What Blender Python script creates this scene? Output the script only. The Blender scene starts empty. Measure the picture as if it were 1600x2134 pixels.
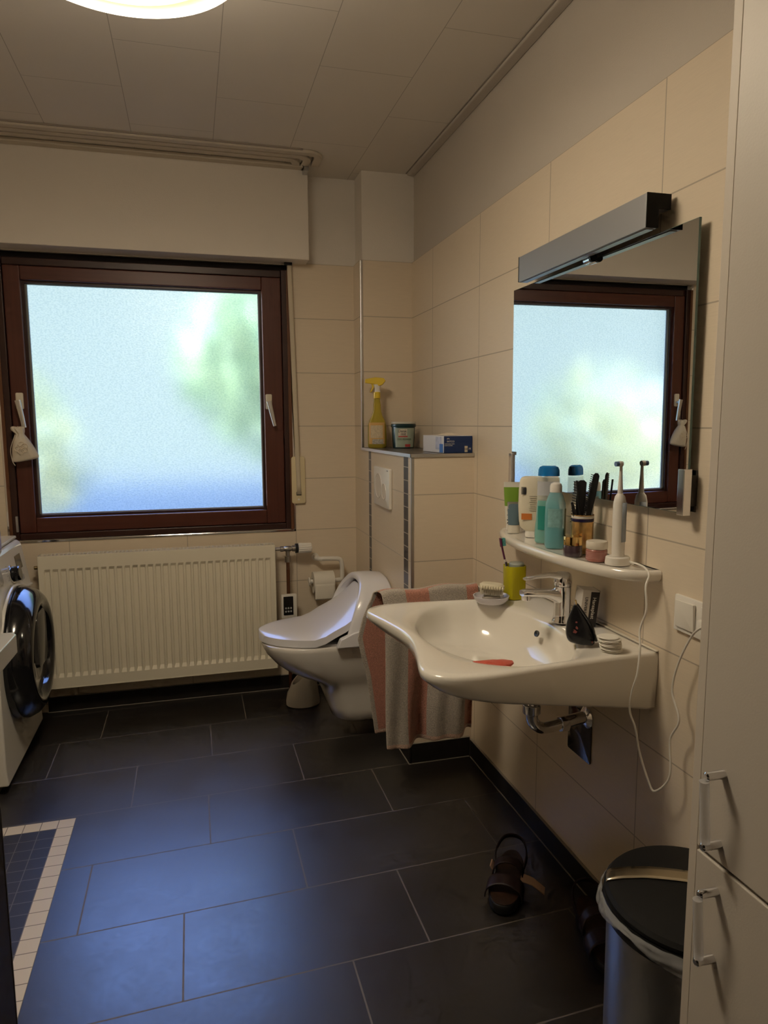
import bpy, bmesh, math, random
from mathutils import Vector, Matrix, noise
import numpy as np
R = math.radians
PI = math.pi
S = bpy.context.scene
C = S.collection
random.seed(4)

# ------------------------------------------------------------------ geometry
class G:
    def __init__(s, v=None, f=None, uv=None):
        s.v = [Vector(p) for p in (v or [])]; s.f = [tuple(x) for x in (f or [])]; s.uv = uv
    def __add__(s, o):
        n = len(s.v); return G(s.v + o.v, s.f + [tuple(i + n for i in f) for f in o.f])
    def xf(s, M): return G([M @ p for p in s.v], s.f, s.uv)
    def t(s, x, y, z): return s.xf(Matrix.Translation((x, y, z)))
    def rot(s, ang, ax, c=(0, 0, 0)):
        T = Matrix.Translation(c); return s.xf(T @ Matrix.Rotation(ang, 4, ax) @ T.inverted())
    def sc(s, x, y, z): return s.xf(Matrix.Diagonal((x, y, z, 1)))

def box(x0, x1, y0, y1, z0, z1):
    v = [(x, y, z) for z in (z0, z1) for y in (y0, y1) for x in (x0, x1)]
    return G(v, [(0, 2, 3, 1), (4, 5, 7, 6), (0, 1, 5, 4), (2, 6, 7, 3), (0, 4, 6, 2), (1, 3, 7, 5)])

def cbox(cx, cy, cz, sx, sy, sz): return box(cx - sx / 2, cx + sx / 2, cy - sy / 2, cy + sy / 2, cz - sz / 2, cz + sz / 2)

def loft(loops, cap0=True, cap1=True, close=True):
    v = []; f = []; n = len(loops[0])
    for l in loops: v += l
    for i in range(len(loops) - 1):
        for j in range(n if close else n - 1):
            k = (j + 1) % n
            f.append((i * n + j, i * n + k, (i + 1) * n + k, (i + 1) * n + j))
    if cap0: f.append(tuple(range(n))[::-1])
    if cap1: f.append(tuple((len(loops) - 1) * n + j for j in range(n)))
    return G(v, f)

def lathe(prof, n=48, cap=True):
    return loft([[(r * math.cos(2 * PI * j / n), r * math.sin(2 * PI * j / n), z) for j in range(n)] for r, z in prof], cap, cap)

def cyl(r, z0, z1, n=32): return lathe([(r, z0), (r, z1)], n)

def ball(r, n=16, m=10):
    return lathe([(max(1e-4, r * math.sin(PI * i / m)), -r * math.cos(PI * i / m)) for i in range(m + 1)], n)

def smooth_path(pts, k=8):
    P = [Vector(p) for p in pts]; out = []
    for i in range(len(P) - 1):
        a = P[max(i - 1, 0)]; b = P[i]; c = P[i + 1]; d = P[min(i + 2, len(P) - 1)]
        for s in range(k):
            t = s / k
            out.append(0.5 * ((2 * b) + (c - a) * t + (2 * a - 5 * b + 4 * c - d) * t * t + (3 * b - a - 3 * c + d) * t ** 3))
    out.append(P[-1]); return out

def tube(pts, r, n=12, smooth=0, sec=None):
    P = smooth_path(pts, smooth) if smooth else [Vector(p) for p in pts]
    loops = []; up = None
    for i, p in enumerate(P):
        d = (P[min(i + 1, len(P) - 1)] - P[max(i - 1, 0)]).normalized()
        if up is None:
            up = Vector((0, 0, 1)) if abs(d.z) < .9 else Vector((1, 0, 0))
        a = d.cross(up).normalized(); b = a.cross(d).normalized(); up = b
        rr = r[min(len(r) - 1, int(i * len(r) / len(P)))] if isinstance(r, (list, tuple)) else r
        if sec: loops.append([p + a * q[0] * rr + b * q[1] * rr for q in sec])
        else: loops.append([p + a * math.cos(2 * PI * j / n) * rr + b * math.sin(2 * PI * j / n) * rr for j in range(n)])
    return loft(loops)

def prism(poly, z0, z1):
    """polygon in xy extruded in z"""
    return loft([[(x, y, z0) for x, y in poly], [(x, y, z1) for x, y in poly]])

def grid(fn, nu, nv, closeu=False):
    v = []; f = []; uv = []
    for j in range(nv + 1):
        for i in range(nu + 1): v.append(fn(i / nu, j / nv)); uv.append((i / nu, j / nv))
    for j in range(nv):
        for i in range(nu):
            a = j * (nu + 1) + i; f.append((a, a + 1, a + nu + 2, a + nu + 1))
    return G(v, f, uv)

def rrect(w, h, r, n=6):
    o = []
    for cx, cy, a in ((w / 2 - r, h / 2 - r, 0), (-w / 2 + r, h / 2 - r, 90), (-w / 2 + r, -h / 2 + r, 180), (w / 2 - r, -h / 2 + r, 270)):
        for k in range(n + 1):
            t = R(a + 90 * k / n); o.append((cx + r * math.cos(t), cy + r * math.sin(t)))
    return o

def slab(w, h, r, z0, z1, e=.0):
    """rounded rect slab in xy, optional soft edge e"""
    if e <= 0: return prism(rrect(w, h, r), z0, z1)
    P = []
    for q, z in ((e, z0), (e * .3, z0 + e * .3), (0, z0 + e), (0, z1 - e), (e * .3, z1 - e * .3), (e, z1)):
        P.append([(x, y, z) for x, y in rrect(w - 2 * q, h - 2 * q, max(r - q, .0005))])
    return loft(P)

FACE_Y = Matrix(((1, 0, 0, 0), (0, 0, -1, 0), (0, 1, 0, 0), (0, 0, 0, 1)))       # xy plane -> facing -Y
FACE_X = Matrix(((0, 0, -1, 0), (-1, 0, 0, 0), (0, 1, 0, 0), (0, 0, 0, 1)))      # facing -X
FACE_PX = Matrix(((0, 0, 1, 0), (1, 0, 0, 0), (0, 1, 0, 0), (0, 0, 0, 1)))       # facing +X
T = Matrix.Translation

def ob(name, g, m, parent=None, smooth=True, bevel=0, seg=2, sub=0, ang=35, solid=0, label=None, kind=None):
    me = bpy.data.meshes.new(name)
    off = Vector((0, 0, 0))
    if parent is not None:
        q = parent
        while q is not None: off += q.location; q = q.parent
    me.from_pydata([tuple(p - off) for p in g.v], [], g.f)
    if g.uv:
        ul = me.uv_layers.new(name='UVMap')
        for l in me.loops: ul.data[l.index].uv = g.uv[l.vertex_index]
    bm = bmesh.new(); bm.from_mesh(me)
    bmesh.ops.recalc_face_normals(bm, faces=bm.faces); bm.to_mesh(me); bm.free()
    for ms in (m if isinstance(m, list) else [m]): me.materials.append(ms)
    if smooth:
        for p in me.polygons: p.use_smooth = True
        bm = bmesh.new(); bm.from_mesh(me)
        for e in bm.edges:
            if len(e.link_faces) == 2 and e.calc_face_angle(0) > R(ang): e.smooth = False
        bm.to_mesh(me); bm.free()
    o = bpy.data.objects.new(name, me); C.objects.link(o)
    if parent is not None: o.parent = parent
    if solid:
        d = o.modifiers.new('s', 'SOLIDIFY'); d.thickness = solid; d.offset = 0
    if bevel:
        b = o.modifiers.new('b', 'BEVEL'); b.width = bevel; b.segments = seg; b.limit_method = 'ANGLE'; b.angle_limit = R(40); b.harden_normals = smooth
    if sub:
        u = o.modifiers.new('u', 'SUBSURF'); u.levels = sub; u.render_levels = sub
    if label: o['label'] = label
    if kind: o['kind'] = kind
    return o

def thing(name, label, cat, loc, group=None):
    o = bpy.data.objects.new(name, None); o.empty_display_size = .02
    C.objects.link(o); o.location = loc
    o['label'] = label; o['category'] = cat
    if group: o['group'] = group
    return o

def tag(o, label, cat, group=None):
    o['label'] = label; o['category'] = cat
    if group: o['group'] = group
    return o

def struct(name, g, m, parent=None, **k):
    k.setdefault('smooth', False)
    return ob(name, g, m, parent, kind='structure', **k)

def text(body, size, M, m, parent, name='lettering', ext=.0003, ax='CENTER', space=1.0):
    cu = bpy.data.curves.new('t', 'FONT'); cu.body = body; cu.size = size; cu.extrude = ext
    cu.align_x = ax; cu.align_y = 'CENTER'; cu.resolution_u = 3; cu.space_character = space
    to = bpy.data.objects.new('t', cu); C.objects.link(to)
    dg = bpy.context.evaluated_depsgraph_get(); dg.update()
    me = bpy.data.meshes.new_from_object(to.evaluated_get(dg))
    bpy.data.objects.remove(to)
    g = G([M @ v.co for v in me.vertices], [tuple(p.vertices) for p in me.polygons])
    return ob(name, g, m, parent, smooth=False)

# ------------------------------------------------------------------ materials
def nm(name):
    m = bpy.data.materials.new(name); m.use_nodes = True
    nt = m.node_tree; b = nt.nodes['Principled BSDF']; return m, nt, b

def mat(name, col, rough=.5, metal=0, spec=.5, trans=0, ior=1.45, coat=0, noise_amt=0, noise_scale=20, bump=0, bump_scale=200, emit=None, estr=0, sheen=0, sss=0, alpha=1, vary=0):
    m, nt, b = nm(name); I = b.inputs
    I['Base Color'].default_value = (*col, 1); I['Roughness'].default_value = rough; I['Metallic'].default_value = metal
    I['Specular IOR Level'].default_value = spec; I['IOR'].default_value = ior
    I['Transmission Weight'].default_value = trans; I['Coat Weight'].default_value = coat; I['Coat Roughness'].default_value = .05
    I['Alpha'].default_value = alpha
    if sheen: I['Sheen Weight'].default_value = sheen
    if sss: I['Subsurface Weight'].default_value = sss; I['Subsurface Radius'].default_value = (.02, .015, .01); I['Subsurface Scale'].default_value = .3
    if emit: I['Emission Color'].default_value = (*emit, 1); I['Emission Strength'].default_value = estr
    tc = nt.nodes.new('ShaderNodeTexCoord')
    if noise_amt:
        n = nt.nodes.new('ShaderNodeTexNoise'); n.inputs['Scale'].default_value = noise_scale; n.inputs['Detail'].default_value = 4
        nt.links.new(tc.outputs['Object'], n.inputs['Vector'])
        mr = nt.nodes.new('ShaderNodeMapRange'); mr.inputs['From Min'].default_value = .3; mr.inputs['From Max'].default_value = .7
        mr.inputs['To Min'].default_value = 1 - noise_amt; mr.inputs['To Max'].default_value = 1 + noise_amt
        nt.links.new(n.outputs['Fac'], mr.inputs['Value'])
        mx = nt.nodes.new('ShaderNodeVectorMath'); mx.operation = 'SCALE'; mx.inputs[0].default_value = col
        nt.links.new(mr.outputs[0], mx.inputs['Scale']); nt.links.new(mx.outputs[0], I['Base Color'])
    if bump:
        n = nt.nodes.new('ShaderNodeTexNoise'); n.inputs['Scale'].default_value = bump_scale; n.inputs['Detail'].default_value = 3
        nt.links.new(tc.outputs['Object'], n.inputs['Vector'])
        bp = nt.nodes.new('ShaderNodeBump'); bp.inputs['Strength'].default_value = bump; bp.inputs['Distance'].default_value = .002
        nt.links.new(n.outputs['Fac'], bp.inputs['Height']); nt.links.new(bp.outputs[0], I['Normal'])
    return m

class N:
    """tiny node maths helper"""
    def __init__(s, nt): s.nt = nt
    def m(s, op, a, b=None, c=None):
        n = s.nt.nodes.new('ShaderNodeMath'); n.operation = op
        for i, x in enumerate((a, b, c)):
            if x is None: continue
            if isinstance(x, (int, float)): n.inputs[i].default_value = x
            else: s.nt.links.new(x, n.inputs[i])
        return n.outputs[0]
    def mix(s, fac, a, b):
        n = s.nt.nodes.new('ShaderNodeMix'); n.data_type = 'RGBA'
        for sock, x in ((n.inputs[0], fac), (n.inputs[6], a), (n.inputs[7], b)):
            if isinstance(x, (int, float)): sock.default_value = x
            elif isinstance(x, tuple): sock.default_value = (*x, 1) if len(x) == 3 else x
            else: s.nt.links.new(x, sock)
        return n.outputs[2]
    def line(s, x, off, pitch, w):
        """1 on a line of half width w every pitch"""
        t = s.m('DIVIDE', s.m('SUBTRACT', x, off), pitch)
        fr = s.m('FRACT', s.m('ADD', t, 100.5))
        return s.m('LESS_THAN', s.m('ABSOLUTE', s.m('SUBTRACT', fr, .5)), w / pitch)
    def between(s, x, a, b): return s.m('MULTIPLY', s.m('GREATER_THAN', x, a), s.m('LESS_THAN', x, b))

def xyz(nt):
    g = nt.nodes.new('ShaderNodeNewGeometry'); sp = nt.nodes.new('ShaderNodeSeparateXYZ')
    nt.links.new(g.outputs['Position'], sp.inputs[0]); return g, sp.outputs

ZT = 2.0376; W = .2476; YF = 3.351; D1 = .1377; D2 = .9085; ZC = 2.4284; ZL = 1.1874
CREAM = (.76, .655, .52); GROUT = (.47, .40, .32)
def tile_mat(name, ax, off, pitch, mosaic=False):
    m, nt, b = nm(name); g, P = xyz(nt); n = N(nt)
    u = P[ax]; z = P[2]
    ln = n.line(z, ZT, .25, .0017)
    if pitch: ln = n.m('MAXIMUM', ln, n.line(u, off, pitch, .0017))
    tx = nt.nodes.new('ShaderNodeTexNoise'); mp = nt.nodes.new('ShaderNodeMapping')
    mp.inputs['Scale'].default_value = (9, 9, 160)
    nt.links.new(g.outputs['Position'], mp.inputs[0]); nt.links.new(mp.outputs[0], tx.inputs['Vector'])
    tx.inputs['Scale'].default_value = 2; tx.inputs['Detail'].default_value = 3
    c = n.mix(tx.outputs['Fac'], tuple(x * .94 for x in CREAM), tuple(min(1, x * 1.05) for x in CREAM))
    if mosaic:
        a = n.between(P[1], 3.036, 3.078); bb = n.between(P[1], 2.478, 2.535)
        s = n.m('MAXIMUM', a, bb)
        c = n.mix(s, c, (.035, .031, .029))
        sl = n.m('MULTIPLY', s, n.line(z, ZL, .05, .0014))
        for e in (3.036, 3.078, 2.478, 2.535): ln = n.m('MAXIMUM', ln, n.between(P[1], e - .0013, e + .0013))
        ln = n.m('MAXIMUM', n.m('MULTIPLY', ln, n.m('SUBTRACT', 1, s)), sl)
    gc = n.mix(ln, c, GROUT if not mosaic else (.62, .56, .48))
    nt.links.new(gc, b.inputs['Base Color'])
    nt.links.new(n.m('ADD', n.m('MULTIPLY', ln, .45), .3), b.inputs['Roughness'])
    bp = nt.nodes.new('ShaderNodeBump'); bp.inputs['Strength'].default_value = .6; bp.inputs['Distance'].default_value = .0015
    h = n.m('SUBTRACT', n.m('MULTIPLY', tx.outputs['Fac'], .10), ln)
    nt.links.new(h, bp.inputs['Height']); nt.links.new(bp.outputs[0], b.inputs['Normal'])
    return m

M_tile_r = tile_mat('cream_tile_right', 1, 2.9206, .5083)
M_tile_f = tile_mat('cream_tile_far', 0, -.545, .5083)
M_tile_n = tile_mat('cream_tile_plain', 0, 0, 0)
M_tile_m = tile_mat('cream_tile_mosaic', 1, 0, 0, True)
M_plaster = mat('plaster', (.80, .755, .70), .9, bump=.35, bump_scale=260)
M_paint = mat('paint_white', (.80, .75, .69), .85, bump=.25, bump_scale=220)

def ceiling_mat():
    m, nt, b = nm('ceiling_panels'); g, P = xyz(nt); n = N(nt)
    x, y = P[0], P[1]
    t = n.m('DIVIDE', n.m('ADD', x, .270), .3095)
    k = n.m('FLOOR', t); par = n.m('MODULO', n.m('ADD', k, 100), 2)       # k=0 first strip by the right wall, k=-1 next
    lx = n.line(x, -.270, .3095, .0011)
    yo = n.m('ADD', 2.05, n.m('MULTIPLY', par, .305))
    tt = n.m('FRACT', n.m('ADD', n.m('DIVIDE', n.m('SUBTRACT', y, yo), .61), 100.5))
    ly = n.m('LESS_THAN', n.m('ABSOLUTE', n.m('SUBTRACT', tt, .5)), .0016)
    edge = n.m('LESS_THAN', x, -.032)
    ln = n.m('MULTIPLY', n.m('MAXIMUM', lx, ly), edge)
    no = nt.nodes.new('ShaderNodeTexNoise'); no.inputs['Scale'].default_value = 3; nt.links.new(g.outputs['Position'], no.inputs['Vector'])
    c = n.mix(no.outputs['Fac'], (.74, .69, .63), (.79, .745, .69))
    nt.links.new(n.mix(n.m('MULTIPLY', ln, .6), c, (.2, .17, .14)), b.inputs['Base Color'])
    b.inputs['Roughness'].default_value = .7
    bp = nt.nodes.new('ShaderNodeBump'); bp.inputs['Strength'].default_value = .5; bp.inputs['Distance'].default_value = .001
    nt.links.new(n.m('SUBTRACT', 1, ln), bp.inputs['Height']); nt.links.new(bp.outputs[0], b.inputs['Normal'])
    return m
M_ceil = ceiling_mat()

def floor_mat():
    m, nt, b = nm('slate_floor'); g, P = xyz(nt); n = N(nt)
    x, y = P[0], P[1]
    v = n.m('SUBTRACT', y, n.m('MULTIPLY', n.m('ADD', x, 1.0), .04))
    t = n.m('DIVIDE', n.m('SUBTRACT', 3.012, v), .3)                       # row 0 lies between v=3.012 and 2.712
    row = n.m('FLOOR', t)
    fr = n.m('SUBTRACT', t, row)
    ly = n.m('MAXIMUM', n.m('LESS_THAN', fr, .0068), n.m('GREATER_THAN', fr, .9932))
    offs = {-1: -.83, 0: -.985, 1: -.664, 2: -.407, 3: -.749, 4: -.484, 5: -.685, 6: -.94, 7: -.74, 8: -.5, 9: -.8, 10: -.6}
    lx = None
    for k, o in offs.items():
        isr = n.m('LESS_THAN', n.m('ABSOLUTE', n.m('SUBTRACT', row, k)), .5)
        l = n.m('MULTIPLY', isr, n.line(x, o, .6, .0022))
        lx = l if lx is None else n.m('MAXIMUM', lx, l)
    ln = n.m('MAXIMUM', lx, ly)
    no = nt.nodes.new('ShaderNodeTexNoise'); no.inputs['Scale'].default_value = 7; no.inputs['Detail'].default_value = 8; no.inputs['Roughness'].default_value = .65
    nt.links.new(g.outputs['Position'], no.inputs['Vector'])
    no2 = nt.nodes.new('ShaderNodeTexNoise'); no2.inputs['Scale'].default_value = 60; no2.inputs['Detail'].default_value = 5
    nt.links.new(g.outputs['Position'], no2.inputs['Vector'])
    c = n.mix(no.outputs['Fac'], (.015, .013, .012), (.034, .030, .027))
    nt.links.new(n.mix(ln, c, (.12, .10, .085)), b.inputs['Base Color'])
    r = n.m('ADD', n.m('MULTIPLY', no.outputs['Fac'], .16), n.m('ADD', n.m('MULTIPLY', no2.outputs['Fac'], .08), FLOOR_R))
    nt.links.new(n.m('ADD', r, n.m('MULTIPLY', ln, .3)), b.inputs['Roughness'])
    b.inputs['Specular IOR Level'].default_value = 1.0
    bp = nt.nodes.new('ShaderNodeBump'); bp.inputs['Strength'].default_value = .35; bp.inputs['Distance'].default_value = .001
    nt.links.new(n.m('SUBTRACT', n.m('MULTIPLY', no2.outputs['Fac'], .5), ln), bp.inputs['Height']); nt.links.new(bp.outputs[0], b.inputs['Normal'])
    return m
FLOOR_R = .22; MTILT = -.3; MYAW = .9
M_floor = floor_mat()

def shower_mat():
    m, nt, b = nm('shower_mosaic'); g, P = xyz(nt); n = N(nt)
    x, y = P[0], P[1]
    ln = n.m('MAXIMUM', n.line(x, -1.435, .0515, .0013), n.line(y, 2.381, .0515, .0013))
    w = n.m('MAXIMUM', n.m('GREATER_THAN', x, -1.435 - .0515), n.m('GREATER_THAN', y, 2.381 - .0515))
    c = n.mix(w, (.030, .027, .025), (.72, .66, .60))
    gcol = n.mix(w, (.14, .12, .10), (.20, .18, .16))
    nt.links.new(n.mix(ln, c, gcol), b.inputs['Base Color']); b.inputs['Roughness'].default_value = .45
    return m
M_shower = shower_mat()
M_dark_tile = mat('dark_skirting_tile', (.022, .019, .017), .55, spec=.25, noise_amt=.2)
M_grout = mat('grout', (.30, .27, .23), .8)
M_chrome = mat('chrome', (.82, .82, .84), .08, 1)
M_steel = mat('brushed_steel', (.55, .55, .56), .32, 1)
M_alu = mat('satin_aluminium', (.62, .61, .60), .35, 1)
M_ceramic = mat('white_ceramic', (.80, .765, .70), .12, spec=.6, coat=.6)
M_white_pl = mat('white_plastic', (.80, .77, .72), .3)
M_seat = mat('white_seat_plastic', (.86, .86, .92), .28, coat=.35)
M_black = mat('black_plastic', (.012, .012, .013), .35)
M_blackg = mat('black_gloss', (.010, .010, .012), .12, coat=.5)
M_radiator = mat('radiator_enamel', (.86, .80, .66), .35)

def wood_mat(name, c1, c2):
    m, nt, b = nm(name); g, P = xyz(nt); n = N(nt)
    mp = nt.nodes.new('ShaderNodeMapping'); mp.inputs['Scale'].default_value = (60, 60, 60)
    tc = nt.nodes.new('ShaderNodeTexCoord')
    nt.links.new(tc.outputs['UV'], mp.inputs[0])
    no = nt.nodes.new('ShaderNodeTexNoise'); no.inputs['Scale'].default_value = 1; no.inputs['Detail'].default_value = 5
    mp.inputs['Scale'].default_value = (2, 90, 1)
    nt.links.new(mp.outputs[0], no.inputs['Vector'])
    nt.links.new(n.mix(no.outputs['Fac'], c1, c2), b.inputs['Base Color']); b.inputs['Roughness'].default_value = .38
    bp = nt.nodes.new('ShaderNodeBump'); bp.inputs['Strength'].default_value = .15; bp.inputs['Distance'].default_value = .001
    nt.links.new(no.outputs['Fac'], bp.inputs['Height']); nt.links.new(bp.outputs[0], b.inputs['Normal'])
    return m
M_wood = wood_mat('mahogany_wood', (.060, .016, .010), (.13, .036, .022))
M_wood2 = wood_mat('dark_wood', (.030, .010, .008), (.05, .016, .011))

def pane_mat():
    m = bpy.data.materials.new('frosted_glass'); m.use_nodes = True; nt = m.node_tree; nt.nodes.clear()
    out = nt.nodes.new('ShaderNodeOutputMaterial'); n = N(nt)
    g = nt.nodes.new('ShaderNodeNewGeometry')
    no = nt.nodes.new('ShaderNodeTexNoise'); no.inputs['Scale'].default_value = 210; no.inputs['Detail'].default_value = 2
    mp = nt.nodes.new('ShaderNodeMapping'); mp.inputs['Scale'].default_value = (.55, 1, 1)
    nt.links.new(g.outputs['Position'], mp.inputs[0]); nt.links.new(mp.outputs[0], no.inputs['Vector'])
    bp = nt.nodes.new('ShaderNodeBump'); bp.inputs['Strength'].default_value = .55; bp.inputs['Distance'].default_value = .0022
    nt.links.new(no.outputs['Fac'], bp.inputs['Height'])
    rf = nt.nodes.new('ShaderNodeBsdfRefraction'); rf.distribution = 'GGX'; rf.inputs['IOR'].default_value = 1.25; rf.inputs['Roughness'].default_value = PANE_R
    tx = nt.nodes.new('ShaderNodeTexNoise'); tx.inputs['Scale'].default_value = 215; tx.inputs['Detail'].default_value = 2; nt.links.new(mp.outputs[0], tx.inputs['Vector'])
    q = nt.nodes.new('ShaderNodeMapRange'); q.inputs['From Min'].default_value = .35; q.inputs['From Max'].default_value = .58; nt.links.new(tx.outputs['Fac'], q.inputs['Value'])
    nt.links.new(n.mix(q.outputs[0], (.79, .86, .87), (.95, 1.0, .99)), rf.inputs['Color'])  # sparkle of the rippled glass painted as fine light and dark colour noise
    tr = nt.nodes.new('ShaderNodeBsdfTranslucent'); tr.inputs['Color'].default_value = (.9, .96, 1, 1)
    gl = nt.nodes.new('ShaderNodeBsdfGlossy'); gl.inputs['Roughness'].default_value = .12
    for q in (rf, gl, tr): nt.links.new(bp.outputs[0], q.inputs['Normal'])
    m1 = nt.nodes.new('ShaderNodeMixShader'); m1.inputs[0].default_value = .02
    nt.links.new(rf.outputs[0], m1.inputs[1]); nt.links.new(tr.outputs[0], m1.inputs[2])
    m2 = nt.nodes.new('ShaderNodeMixShader'); m2.inputs[0].default_value = .05
    nt.links.new(m1.outputs[0], m2.inputs[1]); nt.links.new(gl.outputs[0], m2.inputs[2])
    nt.links.new(m2.outputs[0], out.inputs[0]); return m
PANE_R = .34
M_pane = pane_mat()
M_mirror = mat('mirror_silver', (.86, .88, .88), .0, 1)
M_glass_edge = mat('glass_edge_green', (.10, .16, .15), .15)
M_lampbox = mat('grey_metal_lamp', (.46, .46, .47), .45, .85)
M_cab = mat('cabinet_greige', (.66, .60, .53), .45, bump=.08, bump_scale=300)
M_cab_side = mat('cabinet_edge', (.70, .63, .55), .5)
M_acryl = mat('clear_acrylic', (.80, .80, .84), .04, alpha=.38)
M_glass = mat('clear_glass', (.80, .88, .80), .05, trans=.55, ior=1.3)

# ------------------------------------------------------------------ room shell
XL = -2.35; YB = -.45
struct('floor', box(XL - .12, .12, YB - .12, YF + .25, -.1, 0), M_floor)
struct('floor_shower', box(XL, -1.435, 1.35, 2.381, -.05, .0012), M_shower)
struct('ceiling', box(XL - .12, .12, YB - .12, YF + .25, ZC, ZC + .2), M_ceil)
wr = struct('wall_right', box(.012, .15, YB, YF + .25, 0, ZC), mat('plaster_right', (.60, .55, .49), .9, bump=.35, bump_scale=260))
struct('tile_cladding', box(0, .0119, YB, YF, 0, ZT), M_tile_r, wr)
struct('wall_left', box(XL - .12, XL, YB, YF + .25, 0, ZC), M_tile_r)
struct('wall_rear', box(XL, .012, YB - .12, YB, 0, ZC), M_plaster)
# far wall with window opening X -1.79..-.555, z .80..2.03
WX0, WX1, WZ0, WZ1 = -1.795, -.556, .795, 2.03
g = box(XL, WX0, YF + .012, YF + .25, 0, ZC) + box(WX1, .012, YF + .012, YF + .25, 0, ZC) + box(WX0, WX1, YF + .012, YF + .25, 0, WZ0) + box(WX0, WX1, YF + .012, YF + .25, WZ1, ZC)
wf = struct('wall_far', g, M_plaster)
g = box(XL, WX0, YF, YF + .0119, 0, ZT) + box(WX1, -W, YF, YF + .0119, 0, ZT) + box(WX0, WX1, YF, YF + .0119, 0, WZ0)
struct('tile_cladding', g, M_tile_f, wf)
# shutter box above the window
struct('wall_shutter_box', box(XL, -.474, YF - .1, YF + .012, 2.032, ZC), M_paint, bevel=.003)
# pipe chase column and cistern boxing
wc = struct('wall_column', box(-W + .012, .012, YF - D1 + .012, YF + .012, ZL, ZC), M_plaster)
struct('tile_cladding', box(-W + .0121, -.0001, YF - D1, YF - D1 + .012, ZL + .0002, ZT), M_tile_n, wc)
struct('tile_cladding', box(-W, -W + .012, YF - D1 + .002, YF - .0001, ZL - .0118, ZT), M_tile_n, wc)
struct('corner_profile', box(-W - .0005, -W + .0118, YF - D1 - .0006, YF - D1 + .008, ZL, ZT), M_alu, wc, bevel=.002)
wb = struct('wall_boxing', box(-W + .012, -.0001, YF - D2 + .012, YF - .0001, 0, ZL - .012), M_tile_n)
struct('tile_cladding', box(-W + .0122, -.0002, YF - D2, YF - D2 + .012, 0, ZL - .012), M_tile_n, wb)
struct('tile_cladding', box(-W, -W + .012, YF - D2 + .002, YF - .0002, 0, ZL - .012), M_tile_m, wb)
struct('corner_profile', box(-W - .0008, -W + .0118, YF - D2 - .0008, YF - D2 + .007, 0.0, ZL - .012), M_alu, wb, bevel=.002)
struct('ledge_tile', box(-W - .002, -.0002, YF - D2 - .002, YF - D1 - .0002, ZL - .012, ZL), mat('ledge_dark_tile', (.06, .052, .046), .3, noise_amt=.15), wb)
struct('ledge_profile', box(-W - .004, -W - .0022, YF - D2 - .004, YF - D1, ZL - .012, ZL + .0004) + box(-W - .004, -.0003, YF - D2 - .004, YF - D2 - .0022, ZL - .012, ZL + .0004), M_alu, wb)
# skirtings (dark tile strips)
def skirt(name, x0, x1, y0, y1, h=.068):
    s = struct(name, box(x0, x1, y0, y1, .002, h), M_dark_tile, bevel=.0012)
    e = .003
    struct('grout_line', box(x0 - e, x1 + e, y0 - e, y1 + e, 0, .0022) + box(x0, x1, y0, y1, h, h + .002), M_grout, s)
skirt('baseboard_far', -1.69, -W - .009, YF - .009, YF - .0005)
skirt('baseboard_right', -.009, -.0005, .85, YF - D2 - .0095)
skirt('baseboard_boxing', -W - .0, -.0098, YF - D2 - .0098, YF - D2 - .0015, .078)
skirt('baseboard_boxing_side', -W - .0095, -W - .0015, YF - D2 - .0098, YF - .01, .078)
# cornice strip and shadow gap along the right wall
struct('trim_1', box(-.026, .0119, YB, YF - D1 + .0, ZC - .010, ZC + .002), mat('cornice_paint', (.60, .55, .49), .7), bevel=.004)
struct('trim_2', box(-.031, -.0265, YB, YF - D1, ZC - .003, ZC + .002), mat('shadow_gap', (.36, .32, .28), .8))
# chrome trim round the window niche
struct('trim_3', box(WX0 - .012, WX1 + .012, YF - .003, YF + .004, WZ0 - .012, WZ0 - .001) + box(WX1 + .001, WX1 + .012, YF - .003, YF + .004, WZ0 - .012, WZ1) + box(WX0 - .012, WX0 - .001, YF - .003, YF + .004, WZ0 - .012, WZ1), M_chrome, bevel=.002)

# ------------------------------------------------------------------ window
def uvbox(x0, x1, y0, y1, z0, z1, along):
    """box with uv running along the given axis (for wood grain)"""
    b = box(x0, x1, y0, y1, z0, z1); uv = []
    for p in b.v:
        a = p[along]; o = [p[i] for i in range(3) if i != along]
        uv.append((a, (o[0] + o[1] * .7)))
    b.uv = uv; return b
def ujoin(*gs):
    r = G(); uv = []
    for g in gs: r = r + g; uv += g.uv
    r.uv = uv; return r
win = bpy.data.objects.new('window_1', None); C.objects.link(win); win['kind'] = 'structure'; win.location = (-1.175, YF + .04, WZ0)
fy0, fy1 = YF - .008, YF + .075
FW = .036
ob('frame', ujoin(uvbox(WX0 + .002, WX0 + FW, fy0, fy1, WZ0 + .002, WZ1 - .028, 2), uvbox(WX1 - FW, WX1 - .002, fy0, fy1, WZ0 + .002, WZ1 - .028, 2),
   uvbox(WX0 + FW, WX1 - FW, fy0 + .004, fy1, WZ0 + .002, WZ0 + .03, 0), uvbox(WX0 + FW, WX1 - FW, fy0 + .014, fy1, WZ1 - .06, WZ1 - .028, 0)), M_wood2, win, bevel=.003, smooth=False, label='dark stained outer frame')
ob('head_gap', box(WX0 + .002, WX1 - .002, YF + .03, YF + .07, WZ1 - .028, WZ1 - .0005), mat('dark_gap', (.015, .012, .011), .9), win, smooth=False, label='black strip in the gap above the frame')  # plain near-black strip between frame and shutter box
ob('frame_lip', ujoin(uvbox(WX0 - .001, WX0 + .012, fy0 - .006, fy0, WZ0 + .001, WZ1 - .03, 2), uvbox(WX1 - .014, WX1 - .0, fy0 - .006, fy0, WZ0 + .001, WZ1 - .03, 2)), wood_mat('orange_brown_lip', (.11, .042, .018), (.17, .07, .03)), win, smooth=False, label='lighter brown edge strip')
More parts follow.
